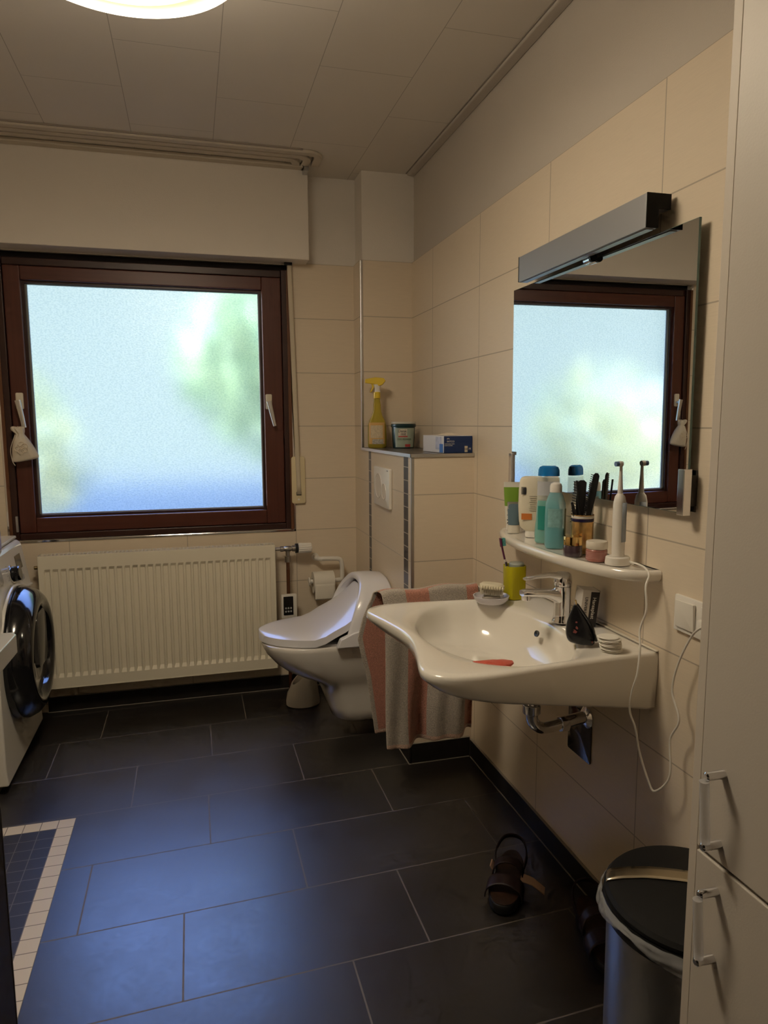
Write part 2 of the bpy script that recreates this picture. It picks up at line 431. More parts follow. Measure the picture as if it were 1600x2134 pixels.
SX0, SX1, SZ0, SZ1 = WX0 + .0375, WX1 - .0375, WZ0 + .0315, WZ1 - .0615
ob('rebate', box(WX0 + .03, WX0 + .07, YF + .063, YF + .078, WZ0 + .02, WZ1 - .03) + box(WX1 - .07, WX1 - .03, YF + .063, YF + .078, WZ0 + .02, WZ1 - .03) + box(WX0 + .03, WX1 - .03, YF + .063, YF + .078, WZ0 + .02, WZ0 + .07) + box(WX0 + .03, WX1 - .03, YF + .063, YF + .078, WZ1 - .10, WZ1 - .03), M_wood2, win, smooth=False)
GX0, GX1, GZ0, GZ1 = -1.679, -.694, .903, 1.900
sy0, sy1 = YF + .002, YF + .062
ob('sash', ujoin(uvbox(SX0, GX0 - .012, sy0, sy1, SZ0, SZ1, 2), uvbox(GX1 + .012, SX1, sy0, sy1, SZ0, SZ1, 2),
   uvbox(GX0 - .012, GX1 + .012, sy0 + .0012, sy1, SZ0, GZ0 - .010, 0), uvbox(GX0 - .012, GX1 + .012, sy0 + .0012, sy1, GZ1 + .010, SZ1, 0)), M_wood, win, bevel=.004, smooth=False, label='reddish brown opening sash')
ob('glazing_bead', ujoin(uvbox(GX0 - .012, GX0, sy0 + .018, sy1, GZ0 - .01, GZ1 + .01, 2), uvbox(GX1, GX1 + .012, sy0 + .018, sy1, GZ0 - .01, GZ1 + .01, 2),
   uvbox(GX0, GX1, sy0 + .018, sy1, GZ0 - .01, GZ0, 0), uvbox(GX0, GX1, sy0 + .018, sy1, GZ1, GZ1 + .01, 0)), M_wood2, win, smooth=False)
gk = .003
ob('gasket', box(GX0, GX0 + .006, sy0 + .03, sy1 - .01, GZ0, GZ1) + box(GX1 - gk, GX1, sy0 + .03, sy1 - .01, GZ0, GZ1) + box(GX0, GX1, sy0 + .03, sy1 - .01, GZ0, GZ0 + .005) + box(GX0, GX1, sy0 + .03, sy1 - .01, GZ1 - gk, GZ1), mat('grey_gasket', (.28, .28, .25), .6), win, smooth=False)
yp = YF + .045
ob('pane', G([(GX0, yp, GZ0), (GX1, yp, GZ0), (GX1, yp, GZ1), (GX0, yp, GZ1)], [(0, 1, 2, 3)]), M_pane, win, smooth=False, label='frosted textured glass')
ob('hinge', box(SX0 - .012, SX0 - .002, fy0 - .008, fy0 + .004, .835, .905), M_steel, win, bevel=.002, label='steel corner hinge')
def win_handle(x, z, tilt):
    h = ob('handle', (slab(.030, .070, .006, 0, .010, .002).xf(T((x, sy0, z)) @ FACE_Y)), mat('ivory_handle', (.72, .66, .54), .4), win, label='ivory espagnolette handle')
    lev = loft([[(a * .009 + cx, b * .006, -.0 - t * .10) for a, b in rrect(2, 2, .7, 3)] for cx, t in ((0, 0), (.0, .2), (.0, 1))])
    neck = cyl(.008, 0, .028).xf(T((x, sy0 - .010, z - .012)) @ Matrix.Rotation(R(90), 4, 'X'))
    lev = loft([[(a * w, b * .006, -t * .105) for a, b in rrect(2, 2, .6, 3)] for w, t in ((.0115, -.12), (.011, 0), (.010, .4), (.007, 1))]).rot(tilt, 'Y').t(x, sy0 - .038, z - .010)
    ob('lever', neck + lev, M_alu, h)
win_handle(-1.722, 1.402, R(-10)); win_handle(-.661, 1.402, R(-12))

# shutter belt
t_ = thing('shutter_belt_winder', 'cream roller shutter belt and winder right of the window', 'shutter belt', (-.531, YF, 1.03))
ob('winder_plate', slab(.066, .226, .012, 0, .016, .003).xf(T((-.531, YF, 1.031)) @ FACE_Y), mat('yellowed_plastic', (.72, .62, .40), .4), t_)
ob('slot', box(-.542, -.518, YF - .0175, YF - .0155, .958, .975), M_black, t_, smooth=False)
ob('screw_cap', ball(.005).sc(1, .4, 1).t(-.531, YF - .0165, .938), M_white_pl, t_)
ob('belt', grid(lambda u, v: Vector((-.566 + .021 * u + (.026 * (1 - v)), YF - .0145 - .005 * (1 - v) - .012 * v, .962 + (2.031 - .962) * v)), 3, 20), mat('beige_webbing', (.62, .55, .43), .8, bump=.3, bump_scale=900), t_, solid=.0015)
ob('belt_guide', box(-.578, -.543, YF - .034, YF - .022, 2.020, 2.0315), M_black, t_)

# curtain rail on the ceiling
t_ = thing('curtain_rail', 'cream triple track curtain rail under the ceiling above the shutter box', 'curtain rail', (-1.2, YF - .2, ZC))
def railpath(off):
    xr, yc = -.44 - off, YF - .30 + off
    pts = [(XL + .01, yc)] + [(xr - .05, yc)]
    rr = .05
    for k in range(1, 9):
        a = R(90 - 90 * k / 8); pts.append((xr - rr + rr * math.cos(a), yc + rr - rr * math.sin(a)))
    pts.append((xr, YF - .15)); return pts
M_rail = mat('cream_rail', (.60, .54, .46), .5)
def ribbon(path, w, z0, z1):
    v = []; 
    P = [Vector((x, y, 0)) for x, y in path]; loops = []
    for i, p in enumerate(P):
        d = (P[min(i + 1, len(P) - 1)] - P[max(i - 1, 0)]).normalized(); nrm = Vector((-d.y, d.x, 0))
        a = p + nrm * w / 2; b = p - nrm * w / 2
        loops.append([(a.x, a.y, z0), (b.x, b.y, z0), (b.x, b.y, z1), (a.x, a.y, z1)])
    return loft(loops)
for k in range(3):
    ob('track', ribbon(railpath(.012 + .042 * k), .034, ZC - .014, ZC - .0005), M_rail, t_, bevel=.003)
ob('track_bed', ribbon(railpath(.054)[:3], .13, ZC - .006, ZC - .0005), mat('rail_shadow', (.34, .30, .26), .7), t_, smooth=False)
ob('fascia', box(XL + .01, -.50, YF - .145, YF - .1005, ZC - .016, ZC - .0006), M_rail, t_, bevel=.004)
ob('end_bracket', box(-.498, -.478, YF - .155, YF - .02, ZC - .034, ZC - .015), M_steel, t_, bevel=.002)

# ------------------------------------------------------------------ radiator
t_ = thing('panel_radiator', 'cream ribbed panel radiator on the wall under the window', 'radiator', (-1.165, YF - .06, .14))
rx0, rx1, rz0, rz1, ry = -1.672, -.664, .147, .735, YF - .105
nr = 30; pit = (rx1 - rx0 - .03) / nr
xs = []; ds = []
xs.append(rx0); ds.append(0)
for k in range(nr):
    a = rx0 + .015 + k * pit
    for fx, dd in ((.10, 0), (.22, 1), (.78, 1), (.90, 0)): xs.append(a + fx * pit); ds.append(dd)
xs.append(rx1); ds.append(0)
rows = [(rz0, 0), (rz0 + .045, 0), (rz0 + .062, 1), (rz1 - .068, 1), (rz1 - .055, 0), (rz1, 0)]
v = []; f = []
for z, k in rows:
    for x, dd in zip(xs, ds): v.append((x, ry + .0085 * dd * k, z))
nx = len(xs)
for j in range(len(rows) - 1):
    for i in range(nx - 1): f.append((j * nx + i, j * nx + i + 1, (j + 1) * nx + i + 1, (j + 1) * nx + i))
ob('front_panel', G(v, f), M_radiator, t_, smooth=False, solid=.002)
ob('side_cover', box(rx0 - .004, rx0, ry - .003, ry + .066, rz0 - .004, rz1 + .004), M_radiator, t_, bevel=.0015)
ob('side_cover', box(rx1, rx1 + .004, ry - .003, ry + .066, rz0 - .004, rz1 + .004), M_radiator, t_, bevel=.0015)
gg = box(rx0, rx1, ry, ry + .010, rz1 - .002, rz1 + .004) + box(rx0, rx1, ry + .050, ry + .066, rz1 - .002, rz1 + .004)
ng = 62
for k in range(ng + 1):
    a = rx0 + (rx1 - rx0) * k / ng; gg = gg + box(a - .0032, a + .0032, ry + .009, ry + .051, rz1 - .001, rz1 + .004)
ob('top_grille', gg, M_radiator, t_, smooth=False)
ob('slot_shade_insert', box(rx0 + .004, rx1 - .004, ry + .012, ry + .052, rz0 + .02, rz1 - .012), mat('slot_shade_grey', (.05, .045, .04), .8), t_, smooth=False)  # solid dark insert, shade of the grille slots put into its colour
ob('back_panel', box(rx0 + .005, rx1 - .005, ry + .056, ry + .062, rz0, rz1 - .004), M_radiator, t_, smooth=False)
for bx_ in (rx0 + .15, rx1 - .18): ob('wall_bracket', box(bx_, bx_ + .03, ry + .062, YF - .001, .3, .6), M_radiator, t_)
ob('vent_plug', cyl(.008, 0, .02).rot(R(-90), 'Y').t(rx0 - .004, ry + .03, rz1 - .05), mat('brass', (.4, .3, .14), .4, 1), t_)
ob('bottom_rail', box(rx0, rx1, ry - .002, ry + .05, rz0 - .004, rz0), M_radiator, t_)
M_nickel = mat('dull_nickel', (.40, .37, .33), .35, 1)
M_copper = mat('old_copper', (.20, .085, .045), .45, .8)
t_ = thing('radiator_valve', 'white thermostat knob and nickel valve on copper pipe beside the radiator', 'radiator valve', (-.60, YF - .075, .71))
vy = YF - .075
RX = Matrix.Rotation(R(90), 4, 'Y')
ob('valve_body', lathe([(.008, -.060), (.008, -.035), (.013, -.034), (.013, -.02), (.010, -.018), (.013, -.010), (.013, .012), (.011, .02), (.015, .022), (.015, .036), (.008, .04)], 20).xf(T((-.598, vy, .712)) @ RX) + lathe([(.0085, -.10), (.0085, -.065), (.013, -.064), (.013, -.035), (.010, -.033), (.010, 0)], 20).t(-.598, vy, .712), M_nickel, t_)
kn = []
for k in range(96):
    kn.append(k)
def fluted(r, z0, z1, nf=16, d=.08):
    L = []
    for z, rr in ((z0, r * .9), (z0 + .003, r), (z1 - .004, r * .94), (z1, r * .75)):
        L.append([(rr * (1 - (d if (j // 2) % 2 else 0)) * math.cos(2 * PI * j / (nf * 4)), rr * (1 - (d if (j // 2) % 2 else 0)) * math.sin(2 * PI * j / (nf * 4)), z) for j in range(nf * 4)])
    return loft(L)
ob('collar', cyl(.023, .036, .050).xf(T((-.598, vy, .712)) @ RX), M_black, t_, bevel=.001)
ob('thermostat_head', fluted(.025, .050, .115).xf(T((-.598, vy, .712)) @ RX), M_white_pl, t_)
ob('pipe', cyl(.0085, .004, .65).t(-.598, vy, 0), M_copper, t_)
ob('floor_collar', lathe([(.016, .0), (.016, .004), (.009, .008)], 20).t(-.598, vy, .001), M_nickel, t_)

# ------------------------------------------------------------------ remote panel
t_ = thing('shower_toilet_remote', 'white wall remote with black display below the radiator valve', 'remote control', (-.60, YF - .03, .45))
ob('case', slab(.074, .115, .006, 0, .018, .003).xf(T((-.600, YF - .088, .44)) @ FACE_Y), M_white_pl, t_)
ob('wall_cradle', box(-.587, -.572, YF - .0878, YF - .0005, .40, .47), M_white_pl, t_, bevel=.003)
ob('keypad', slab(.046, .090, .003, 0, .0016).xf(T((-.604, YF - .1062, .443)) @ FACE_Y), M_blackg, t_)
for k in range(6):
    ob('button', cyl(.0045, 0, .001, 16).xf(T((-.616 + .012 * (k % 3), YF - .1078, .432 - .016 * (k // 3))) @ FACE_Y), mat('grey_print', (.35, .36, .38), .5), t_)

# ------------------------------------------------------------------ toilet paper holder & roll
t_ = thing('toilet_paper_holder', 'white bent tube toilet roll holder on the far wall', 'toilet roll holder', (-.36, YF - .05, .6))
hy = YF - .062
ob('tube', tube([(-.455, YF - .005, .652), (-.455, hy + .02, .652), (-.44, hy, .652), (-.42, hy, .652), (-.375, hy, .650), (-.345, hy, .645), (-.335, hy, .625), (-.333, hy, .57), (-.337, hy, .548), (-.36, hy, .543), (-.49, hy, .543)], .011, 14, 5), M_white_pl, t_)
ob('end_stop', lathe([(.004, 0), (.020, .001), (.022, .006), (.004, .010)], 24).xf(T((-.500, hy, .543)) @ RX), M_white_pl, t_)
ob('wall_flange', cyl(.018, 0, .006, 24).xf(T((-.455, YF - .0005, .652)) @ FACE_Y), M_white_pl, t_)
roll = lathe([(.020, 0), (.020, .1), (.052, .1), (.052, 0), (.020, 0)], 40, False).xf(T((-.478, hy, .538)) @ RX)
M_tissue = mat('tissue_paper', (.80, .76, .68), .9, bump=.4, bump_scale=300)
t2 = thing('toilet_roll', 'white toilet paper roll hanging on the bent tube holder', 'toilet paper', (-.43, hy, .538))
ob('roll', roll, M_tissue, t2)
ob('loose_sheet', grid(lambda u, v: Vector((-.477 + .098 * u, hy - .0525 - .004 * math.sin(v * 2.2), .538 - .075 * v)), 8, 8), M_tissue, t2, solid=.0006)
ob('cardboard_core', lathe([(.019, -.001), (.0205, -.001), (.0205, .101), (.019, .101), (.019, -.001)], 32, False).xf(T((-.478, hy, .538)) @ RX), mat('cardboard', (.45, .36, .26), .9), t2)

# ------------------------------------------------------------------ toilet
t_ = thing('wall_hung_toilet', 'white wall hung toilet with washlet seat and sloping lid', 'toilet', (-W - .25, 2.815, .07))
cy = 2.815
def egg(x, w, y=cy):  # half width at x
    return w
def toilet_loops():
    L = []
    n = 40
    # cross sections by height: (z, x_front, x_back, halfwidth, power)
    for z, xf_, hw in ((.078, -.475, .115), (.085, -.490, .124), (.13, -.505, .130), (.19, -.527, .135), (.235, -.545, .140), (.255, -.580, .148), (.272, -.630, .156), (.30, -.682, .166), (.335, -.725, .176), (.375, -.758, .183), (.405, -.772, .187), (.42, -.774, .187), (.424, -.768, .183)):
        xb = -W - .0015; cx = xf_ + hw * 1.15 if z > .26 else xf_ + hw * .8
        lo = []
        # front half: super ellipse, back: straight to wall
        for k in range(n // 2 + 1):
            a = R(90 + 180 * k / (n // 2)); ax_ = (cx - xf_)
            lo.append((cx + ax_ * math.copysign(abs(math.cos(a)) ** .9, math.cos(a)), cy + hw * math.copysign(abs(math.sin(a)) ** .9, math.sin(a)), z))
        m = 8
        for k in range(1, m + 1):
            t = k / m; lo.append((cx + (xb - cx) * t, cy - hw * (1 + (.0 if z > .3 else .0) * t), z))
        for k in range(m, 0, -1):
            t = k / m; lo.append((cx + (xb - cx) * t, cy + hw, z))
        L.append(lo)
    return loft(L)
M_toilet = mat('toilet_ceramic', (.74, .715, .68), .15, coat=.5)
ob('bowl', toilet_loops(), M_toilet, t_, ang=60)
# seat body (washlet) under the lid
def lid_outline(x, x0=-.782, hw=.192):
    # egg shape half width along x
    t = (x - x0) / .30
    return hw * math.sqrt(max(0, 1 - (1 - min(t, 1)) ** 2.15)) if t < 1 else hw
def lid_z(x, s=0):   # lid top height along x: flat then sweeping up
    t = max(0, (x + .585) / .21)
    return .468 + .145 * min(t, 1.15) ** 1.55
xsq = [-.782, -.780, -.775, -.765, -.75, -.73, -.70, -.66, -.62, -.58, -.54, -.50, -.46, -.44, -.42, -.40, -.385, -.37, -.36]
def lid_surf(dz, inset=0):
    loops = []
    for x in xsq:
        hw = max(.001, lid_outline(x) - inset); row = []
        if x > -.46: hw = hw - (x + .46) * .22
        for j in range(21):
            s = -1 + 2 * j / 20
            y = cy + hw * s
            row.append((x, y, lid_z(x) + dz - .010 * abs(s) ** 4 - .12 * max(0, (x + .50)) * abs(s) ** 3 * 2.2))
        loops.append(row)
    return loops
top = lid_surf(0); bot = lid_surf(-.030)
v = []; f = []
nn = 21
for l in top: v += l
ofs = len(v)
for l in bot: v += l
for i in range(len(xsq) - 1):
    for j in range(nn - 1):
        a = i * nn + j; f.append((a, a + 1, a + nn + 1, a + nn)); a += ofs; f.append((a, a + nn, a + nn + 1, a + 1))
    for j in (0, nn - 1):
        a = i * nn + j; f.append((a, a + nn, a + nn + ofs, a + ofs))
for i in (0, len(xsq) - 1):
    for j in range(nn - 1):
        a = i * nn + j; f.append((a, a + 1, a + 1 + ofs, a + ofs))
ob('lid', G(v, f), M_seat, t_, ang=50, bevel=.004, seg=3)
# dark gap / seat ring
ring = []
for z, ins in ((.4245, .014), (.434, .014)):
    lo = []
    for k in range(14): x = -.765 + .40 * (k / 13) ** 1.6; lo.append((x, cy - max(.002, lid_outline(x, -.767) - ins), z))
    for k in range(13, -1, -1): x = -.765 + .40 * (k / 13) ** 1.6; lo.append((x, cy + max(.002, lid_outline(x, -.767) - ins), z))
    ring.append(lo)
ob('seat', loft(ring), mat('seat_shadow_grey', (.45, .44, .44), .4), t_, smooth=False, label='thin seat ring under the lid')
# rear housing: arched hood
L = []
for x, lean, s_, h in ((-.395, .085, .89, .885), (-.462, .088, .90, .90), (-.466, .09, .925, .925), (-.464, .09, .97, .97), (-.455, .088, .995, .995), (-.42, .075, 1.0, 1.0), (-.35, .04, 1.0, 1.0), (-W - .014, 0, .985, .975), (-W - .004, 0, .95, .94)):
    lo = []
    hw = .214 * s_; base = .4255; H = .250 * h
    m = 32
    for k in range(m + 1):
        a = PI * k / m
        lo.append((x + lean * math.sin(a), cy + hw * math.copysign(abs(math.cos(a)) ** .85, math.cos(a)), base + H * math.sin(a) ** .75 if 0 < k < m else base))
    L.append(lo)
ob('housing', loft(L), M_seat, t_, ang=60, label='arched housing behind the lid')
# side bracket on the near side
br = prism([(-.50, .428), (-.485, .462), (-.43, .485), (-.35, .50), (-.26, .50), (-.26, .428)], 0, .03).xf(Matrix(((1, 0, 0, 0), (0, 0, -1, cy - .190), (0, 1, 0, 0), (0, 0, 0, 1))))
ob('side_panel', br, M_seat, t_, bevel=.004)
br2 = prism([(-.47, .428), (-.45, .462), (-.38, .492), (-.33, .52), (-.26, .52), (-.26, .428)], 0, .03).xf(Matrix(((1, 0, 0, 0), (0, 0, -1, cy + .2), (0, 1, 0, 0), (0, 0, 0, 1))))
ob('side_panel', br2, M_seat, t_, bevel=.004)
ob('badge', slab(.03, .016, .003, 0, .002).rot(R(70), 'Y').t(-.455, cy + .190, .50), mat('grey_badge', (.35, .35, .37), .4), t_)
ob('water_hose', tube([(-.315, cy - .095, .14), (-.318, cy - .100, .075), (-.30, cy - .105, .052), (-.28, cy - .100, .075), (-.27, cy - .09, .14)], .0035, 8, 6), M_white_pl, t_)

# flush plate
t_ = thing('flush_plate', 'square white dual flush plate on the tiled boxing', 'flush plate', (-W, 2.817, 1.035))
ob('plate', slab(.245, .164, .004, 0, .013, .003).xf(T((-W - .0005, 2.817, 1.035)) @ FACE_X), M_white_pl, t_)
def ringm(r, y, z): return lathe([(r - .0022, .0), (r - .0022, .0018), (r, .0022), (r + .001, .0)], 40, False).xf(T((-W - .0136, y, z)) @ FACE_X)
M_btn = mat('plate_button', (.84, .81, .77), .2)
ob('button', cyl(.050, 0, .0006, 40).xf(T((-W - .0136, 2.858, 1.038)) @ FACE_X) + ringm(.052, 2.858, 1.038), M_btn, t_)
ob('button', cyl(.030, 0, .0006, 40).xf(T((-W - .0136, 2.772, 1.020)) @ FACE_X) + ringm(.033, 2.772, 1.020), M_btn, t_)
text('GEBERIT', .007, T((-W - .0137, 2.72, 1.108)) @ FACE_X, mat('print_grey', (.3, .3, .3), .5), t_)

# toilet brush
t_ = thing('toilet_brush_holder', 'white toilet brush holder with slanted top on the floor', 'toilet brush', (-.560, 3.13, 0))
L = []; Li = []
def hold(k, sc_, z, sl):
    r = []
    for j in range(32):
        a = 2 * PI * j / 32; x = .078 * sc_ * math.cos(a); y = .062 * sc_ * math.sin(a)
        r.append((x, y, z + sl * x))
    return r
L = [hold(0, 1.0, .003, 0), hold(0, 1.01, .02, 0), hold(0, .93, .06, 0), hold(0, .80, .105, .5), hold(0, .72, .140, .85), hold(0, .70, .143, .85), hold(0, .60, .140, .85), hold(0, .55, .10, .5), hold(0, .45, .05, 0)]
ob('holder', loft(L, True, True).t(-.560, 3.13, 0), M_white_pl, t_, ang=60)
ob('handle', tube([(-.55, 3.13, .06), (-.525, 3.13, .20), (-.515, 3.13, .27)], .009, 12), M_white_pl, t_)

# ------------------------------------------------------------------ washing machine
t_ = thing('washing_machine', 'white front loading washing machine with black round door', 'washing machine', (-2.0, 2.9, 0))
M_wm = mat('wm_white_enamel', (.78, .76, .72), .28, coat=.2)
fx, ya, yb2 = -1.69, 2.60, 3.20
prof = [(-2.29, .03), (fx + .005, .03), (fx, .10), (fx, .60), (fx - .004, .63), (fx - .034, .812), (fx - .048, .826), (-2.29, .828)]
ob('body', loft([[(x, y, z) for x, z in prof] for y in (ya, yb2)]), M_wm, t_, bevel=.008, seg=3)
ob('plinth', box(-2.27, fx - .03, ya + .02, yb2 - .02, .004, .032), M_black, t_)
ob('top_panel', box(-2.29, fx - .050, ya - .002, yb2 + .002, .8285, .842), M_wm, t_, bevel=.006, seg=3)
# panel frame: sloped face
def onpanel(y, s):  # s in 0..1 up the sloped control panel
    return Vector((fx - .004 - .030 * s, y, .63 + .182 * s))
PN = Vector((.182, 0, .030)).normalized(); PU = Vector((-.030, 0, .182)).normalized()
def panelM(y, s, lift=0):
    p = onpanel(y, s) + PN * lift; ya_ = Vector((0, 1, 0))
    return Matrix(((ya_.x, PU.x, PN.x, p.x), (ya_.y, PU.y, PN.y, p.y), (ya_.z, PU.z, PN.z, p.z), (0, 0, 0, 1)))
kn = ob('dial', lathe([(.033, 0), (.033, .002), (.030, .004), (.0285, .028), (.026, .031), (.001, .031)], 40).xf(panelM(2.955, .52, .0005)), M_blackg, t_, label='black programme dial')
ob('dial_ring', lathe([(.036, 0), (.0365, .003), (.034, .004)], 40).xf(panelM(2.955, .52, .0004)), M_chrome, kn)
ob('display', slab(.085, .058, .002, 0, .0015).xf(panelM(3.085, .66, .0003)), mat('brown_grey_display', (.10, .085, .065), .15), t_)
ob('display_strip', slab(.050, .020, .002, 0, .0015).xf(panelM(3.090, .30, .0003)), mat('silver_key_strip', (.42, .42, .44), .3), t_)
for k in range(6):
    ob('programme_mark', cbox(0, 0, 0, .016, .0018, .0006).xf(panelM(2.898, .25 + .10 * k, .0006)), mat('grey_mark', (.3, .3, .32), .5), t_, smooth=False)
text('SAMSUNG', .018, panelM(2.70, .42, .0004), mat('print_dark', (.12, .12, .14), .5), t_)
ob('drawer', slab(.20, .085, .01, 0, .006, .003).xf(panelM(2.715, .72, -.001)), M_wm, t_)
# curved pressed line around the door
pts = [(fx + .001, 2.61, .50), (fx + .002, 2.68, .575), (fx + .003, 2.74, .645), (fx + .003, 2.86, .690), (fx + .002, 3.0, .672), (fx + .001, 3.10, .645), (fx, 3.19, .635)]
ob('pressed_rib', tube([(x - .003, y, min(z, .70)) for x, y, z in pts], .006, 8, 6), M_wm, t_)
DM = T((fx, 2.905, .428)) @ Matrix.Rotation(R(90), 4, 'Y')
d = ob('door', lathe([(.252, .0), (.256, .012), (.250, .040), (.236, .066), (.215, .084), (.198, .090), (.180, .086), (.170, .074), (.165, .060)], 72, False).xf(DM), M_blackg, t_, ang=60, label='glossy black door ring')
ob('door_glass', lathe([(.166, .062), (.150, .066), (.10, .060), (.05, .050), (.001, .046)], 60, False).xf(DM), mat('dark_door_glass', (.03, .028, .026), .06, coat=.5), d)
ob('door_window', loft([[(a, b, z) for a, b in rrect(w_, h_, .045, 8)] for z, w_, h_ in ((.064, .17, .22), (.078, .165, .215), (.081, .155, .205))]).xf(T((fx, 2.925, .475)) @ FACE_PX), mat('smoky_door_panel', (.055, .05, .045), .18), d, bevel=0)
t_ = thing('detergent_bottle', 'white bottle with lilac label standing on the washing machine', 'bottle', (-1.735, 2.72, .842))
ob('bottle', loft([[(a, b, z) for a, b in rrect(.10 * s_, .07 * s_, .028 * s_, 6)] for z, s_ in ((0, .92), (.01, 1), (.09, 1), (.12, .8), (.135, .42), (.15, .4))]).t(-1.735, 2.72, .8425), mat('milky_bottle', (.72, .72, .80), .3), t_)
ob('label', loft([[(a, b, z) for a, b in rrect(.102, .072, .029, 6)] for z in (.02, .085)], False, False).t(-1.735, 2.72, .8425), mat('lilac_label', (.36, .34, .55), .5, noise_amt=.5, noise_scale=60), t_)
ob('cap', cyl(.022, .15, .175, 24).t(-1.735, 2.72, .8425), M_white_pl, t_)

# ------------------------------------------------------------------ washbasin
SC = (-.275, 1.62)
half = [(0, .285), (-.12, .287), (-.30, .303), (-.42, .315), (-.505, .308), (-.548, .280), (-.560, .242), (-.553, .20), (-.536, .13), (-.522, .06)]
ctrl = [(x, -d_) for x, d_ in half] + [(-.517, 0)] + [(x, d_) for x, d_ in half[::-1]]
dense = smooth_path([(x, y, 0) for x, y in ctrl], 12)
dense = [(p.x, p.y + 1.62) for p in dense]
def outR(a):
    dx, dy = math.cos(a), math.sin(a); best = .1
    n = len(dense)
    for i in range(n):
        (x1, y1), (x2, y2) = dense[i], dense[(i + 1) % n]
        ex, ey = x2 - x1, y2 - y1; den = dx * ey - dy * ex
        if abs(den) < 1e-9: continue
        t = ((x1 - SC[0]) * ey - (y1 - SC[1]) * ex) / den; s = ((x1 - SC[0]) * dy - (y1 - SC[1]) * dx) / den
        if t > 0 and -1e-6 <= s <= 1 + 1e-6: best = max(best, t)
    return best
NA = 144
angs = [2 * PI * k / NA for k in range(NA)]
# extra corner angles
ca = math.atan2(.2849, .2749); angs += [ca, -ca % (2 * PI)]; angs = sorted(set(angs))
RO = [outR(a) for a in angs]
def inR(a):
    c_, s_ = math.cos(a), math.sin(a); ax_ = .155 if c_ > 0 else .197; by = .272
    p = 2.05
    return (abs(c_ / ax_) ** p + abs(s_ / by) ** p) ** (-1 / p)
RI = [min(inR(a), ro - .036) for a, ro in zip(angs, RO)]
loops = []
def zb(x):
    t = min(1, max(0, (x + .545) / .545)); return .744 - .112 * t ** .75
def loopR(rs, zf): loops.append([(SC[0] + r * math.cos(a), SC[1] + r * math.sin(a), zf(SC[0] + r * math.cos(a)) if callable(zf) else zf) for a, r in zip(angs, rs)])
for s_, z in ((.06, .648), (.3, .650), (.5, .653), (.68, .661), (.82, .679), (.91, .702), (.965, .728), (.99, .748), (1.01, .760), (1.035, .768)): loopR([r * s_ for r in RI], (lambda zz: (lambda x: max(zz, zb(x) - .010)))(z) if s_ > .1 else z)
for f_, z in ((.25, .7725), (.6, .7755), (.9, .7765)): loopR([ri * 1.035 + (ro - .012 - ri * 1.035) * f_ for ri, ro in zip(RI, RO)], z)
loopR([r - .006 for r in RO], .7755); loopR([r - .002 for r in RO], .772); loopR(RO, .766)
def zb(x):
    t = min(1, max(0, (x + .545) / .545)); return .744 - .112 * t ** .75
loopR([r for r in RO], lambda x: .766 - (.766 - zb(x)) * .4)
loopR([r - .004 * 1 for r in RO], lambda x: zb(x) + .010)
loopR([r - .014 for r in RO], lambda x: zb(x) + .002)
loopR([r - .03 for r in RO], lambda x: zb(x) - .003)
loopR([r * .80 for r in RO], lambda x: zb(x) - .014)
loopR([r * .62 for r in RO], lambda x: max(.630, zb(x) - .026)); loopR([r * .42 for r in RO], lambda x: min(.641, max(.630, zb(x) - .035))); loopR([r * .12 for r in RO], lambda x: .634)
loops = [[(min(p[0], -.0012), p[1], p[2]) for p in l] for l in loops]
t_ = thing('washbasin', 'white ceramic wall basin with curved inward front edge', 'sink', (-.27, 1.62, .61))
ob('basin', loft(loops), M_ceramic, t_, ang=80)
ob('drain', lathe([(.001, .6515), (.018, .6525), (.020, .651), (.024, .6505), (.026, .648)], 32, False).t(SC[0], SC[1], 0), M_chrome, t_)
ob('overflow_hole', lathe([(.0085, 0), (.0085, .003), (.0005, .0008)], 28, False).sc(1, 1.3, 1).xf(T((-.143, 1.650, .7385)) @ Matrix.Rotation(R(-68), 4, 'Y')), M_black, t_)
ob('wall_seal', box(-.0075, -.001, 1.335, 1.905, .7755, .7800), mat('silicone', (.74, .68, .58), .4), t_, bevel=.002)

# faucet
t_ = thing('mixer_tap', 'chrome single lever mixer tap on the washbasin', 'faucet', (-.088, 1.62, .777))
FX = -.088; FY = 1.62
body = lathe([(.026, .7765), (.026, .780), (.0235, .784), (.0225, .80), (.0225, .84), (.0235, .872), (.0235, .874)], 40).t(FX, FY, 0)
ob('body', body, M_chrome, t_, ang=50)
L = []
for x, zc, w_, h_ in ((FX - .005, .842, .040, .050), (FX - .025, .850, .036, .034), (FX - .05, .856, .033, .022), (FX - .08, .860, .031, .018), (FX - .108, .862, .030, .017), (FX - .118, .861, .027, .014)):
    L.append([(x, FY + a, zc + b) for a, b in rrect(w_, h_, min(h_, w_) * .42, 5)])
ob('spout', loft(L), M_chrome, t_, ang=60)
ob('aerator', cyl(.0115, .842, .856, 24).t(FX - .106, FY, 0), M_chrome, t_, bevel=.001)
ob('cartridge', lathe([(.0235, .875), (.0245, .878), (.0245, .893), (.022, .904), (.015, .910), (.001, .912)], 40).t(FX, FY, 0), M_chrome, t_, ang=50)
L = []
for x, zc, w_, h_ in ((FX + .0, .897, .040, .024), (FX - .02, .901, .036, .016), (FX - .045, .904, .028, .008), (FX - .08, .902, .022, .006), (FX - .105, .899, .020, .006), (FX - .112, .898, .014, .005)):
    L.append([(x, FY + a, zc + b) for a, b in rrect(w_, h_, h_ * .45, 4)])
ob('lever', loft(L), M_chrome, t_, ang=60)

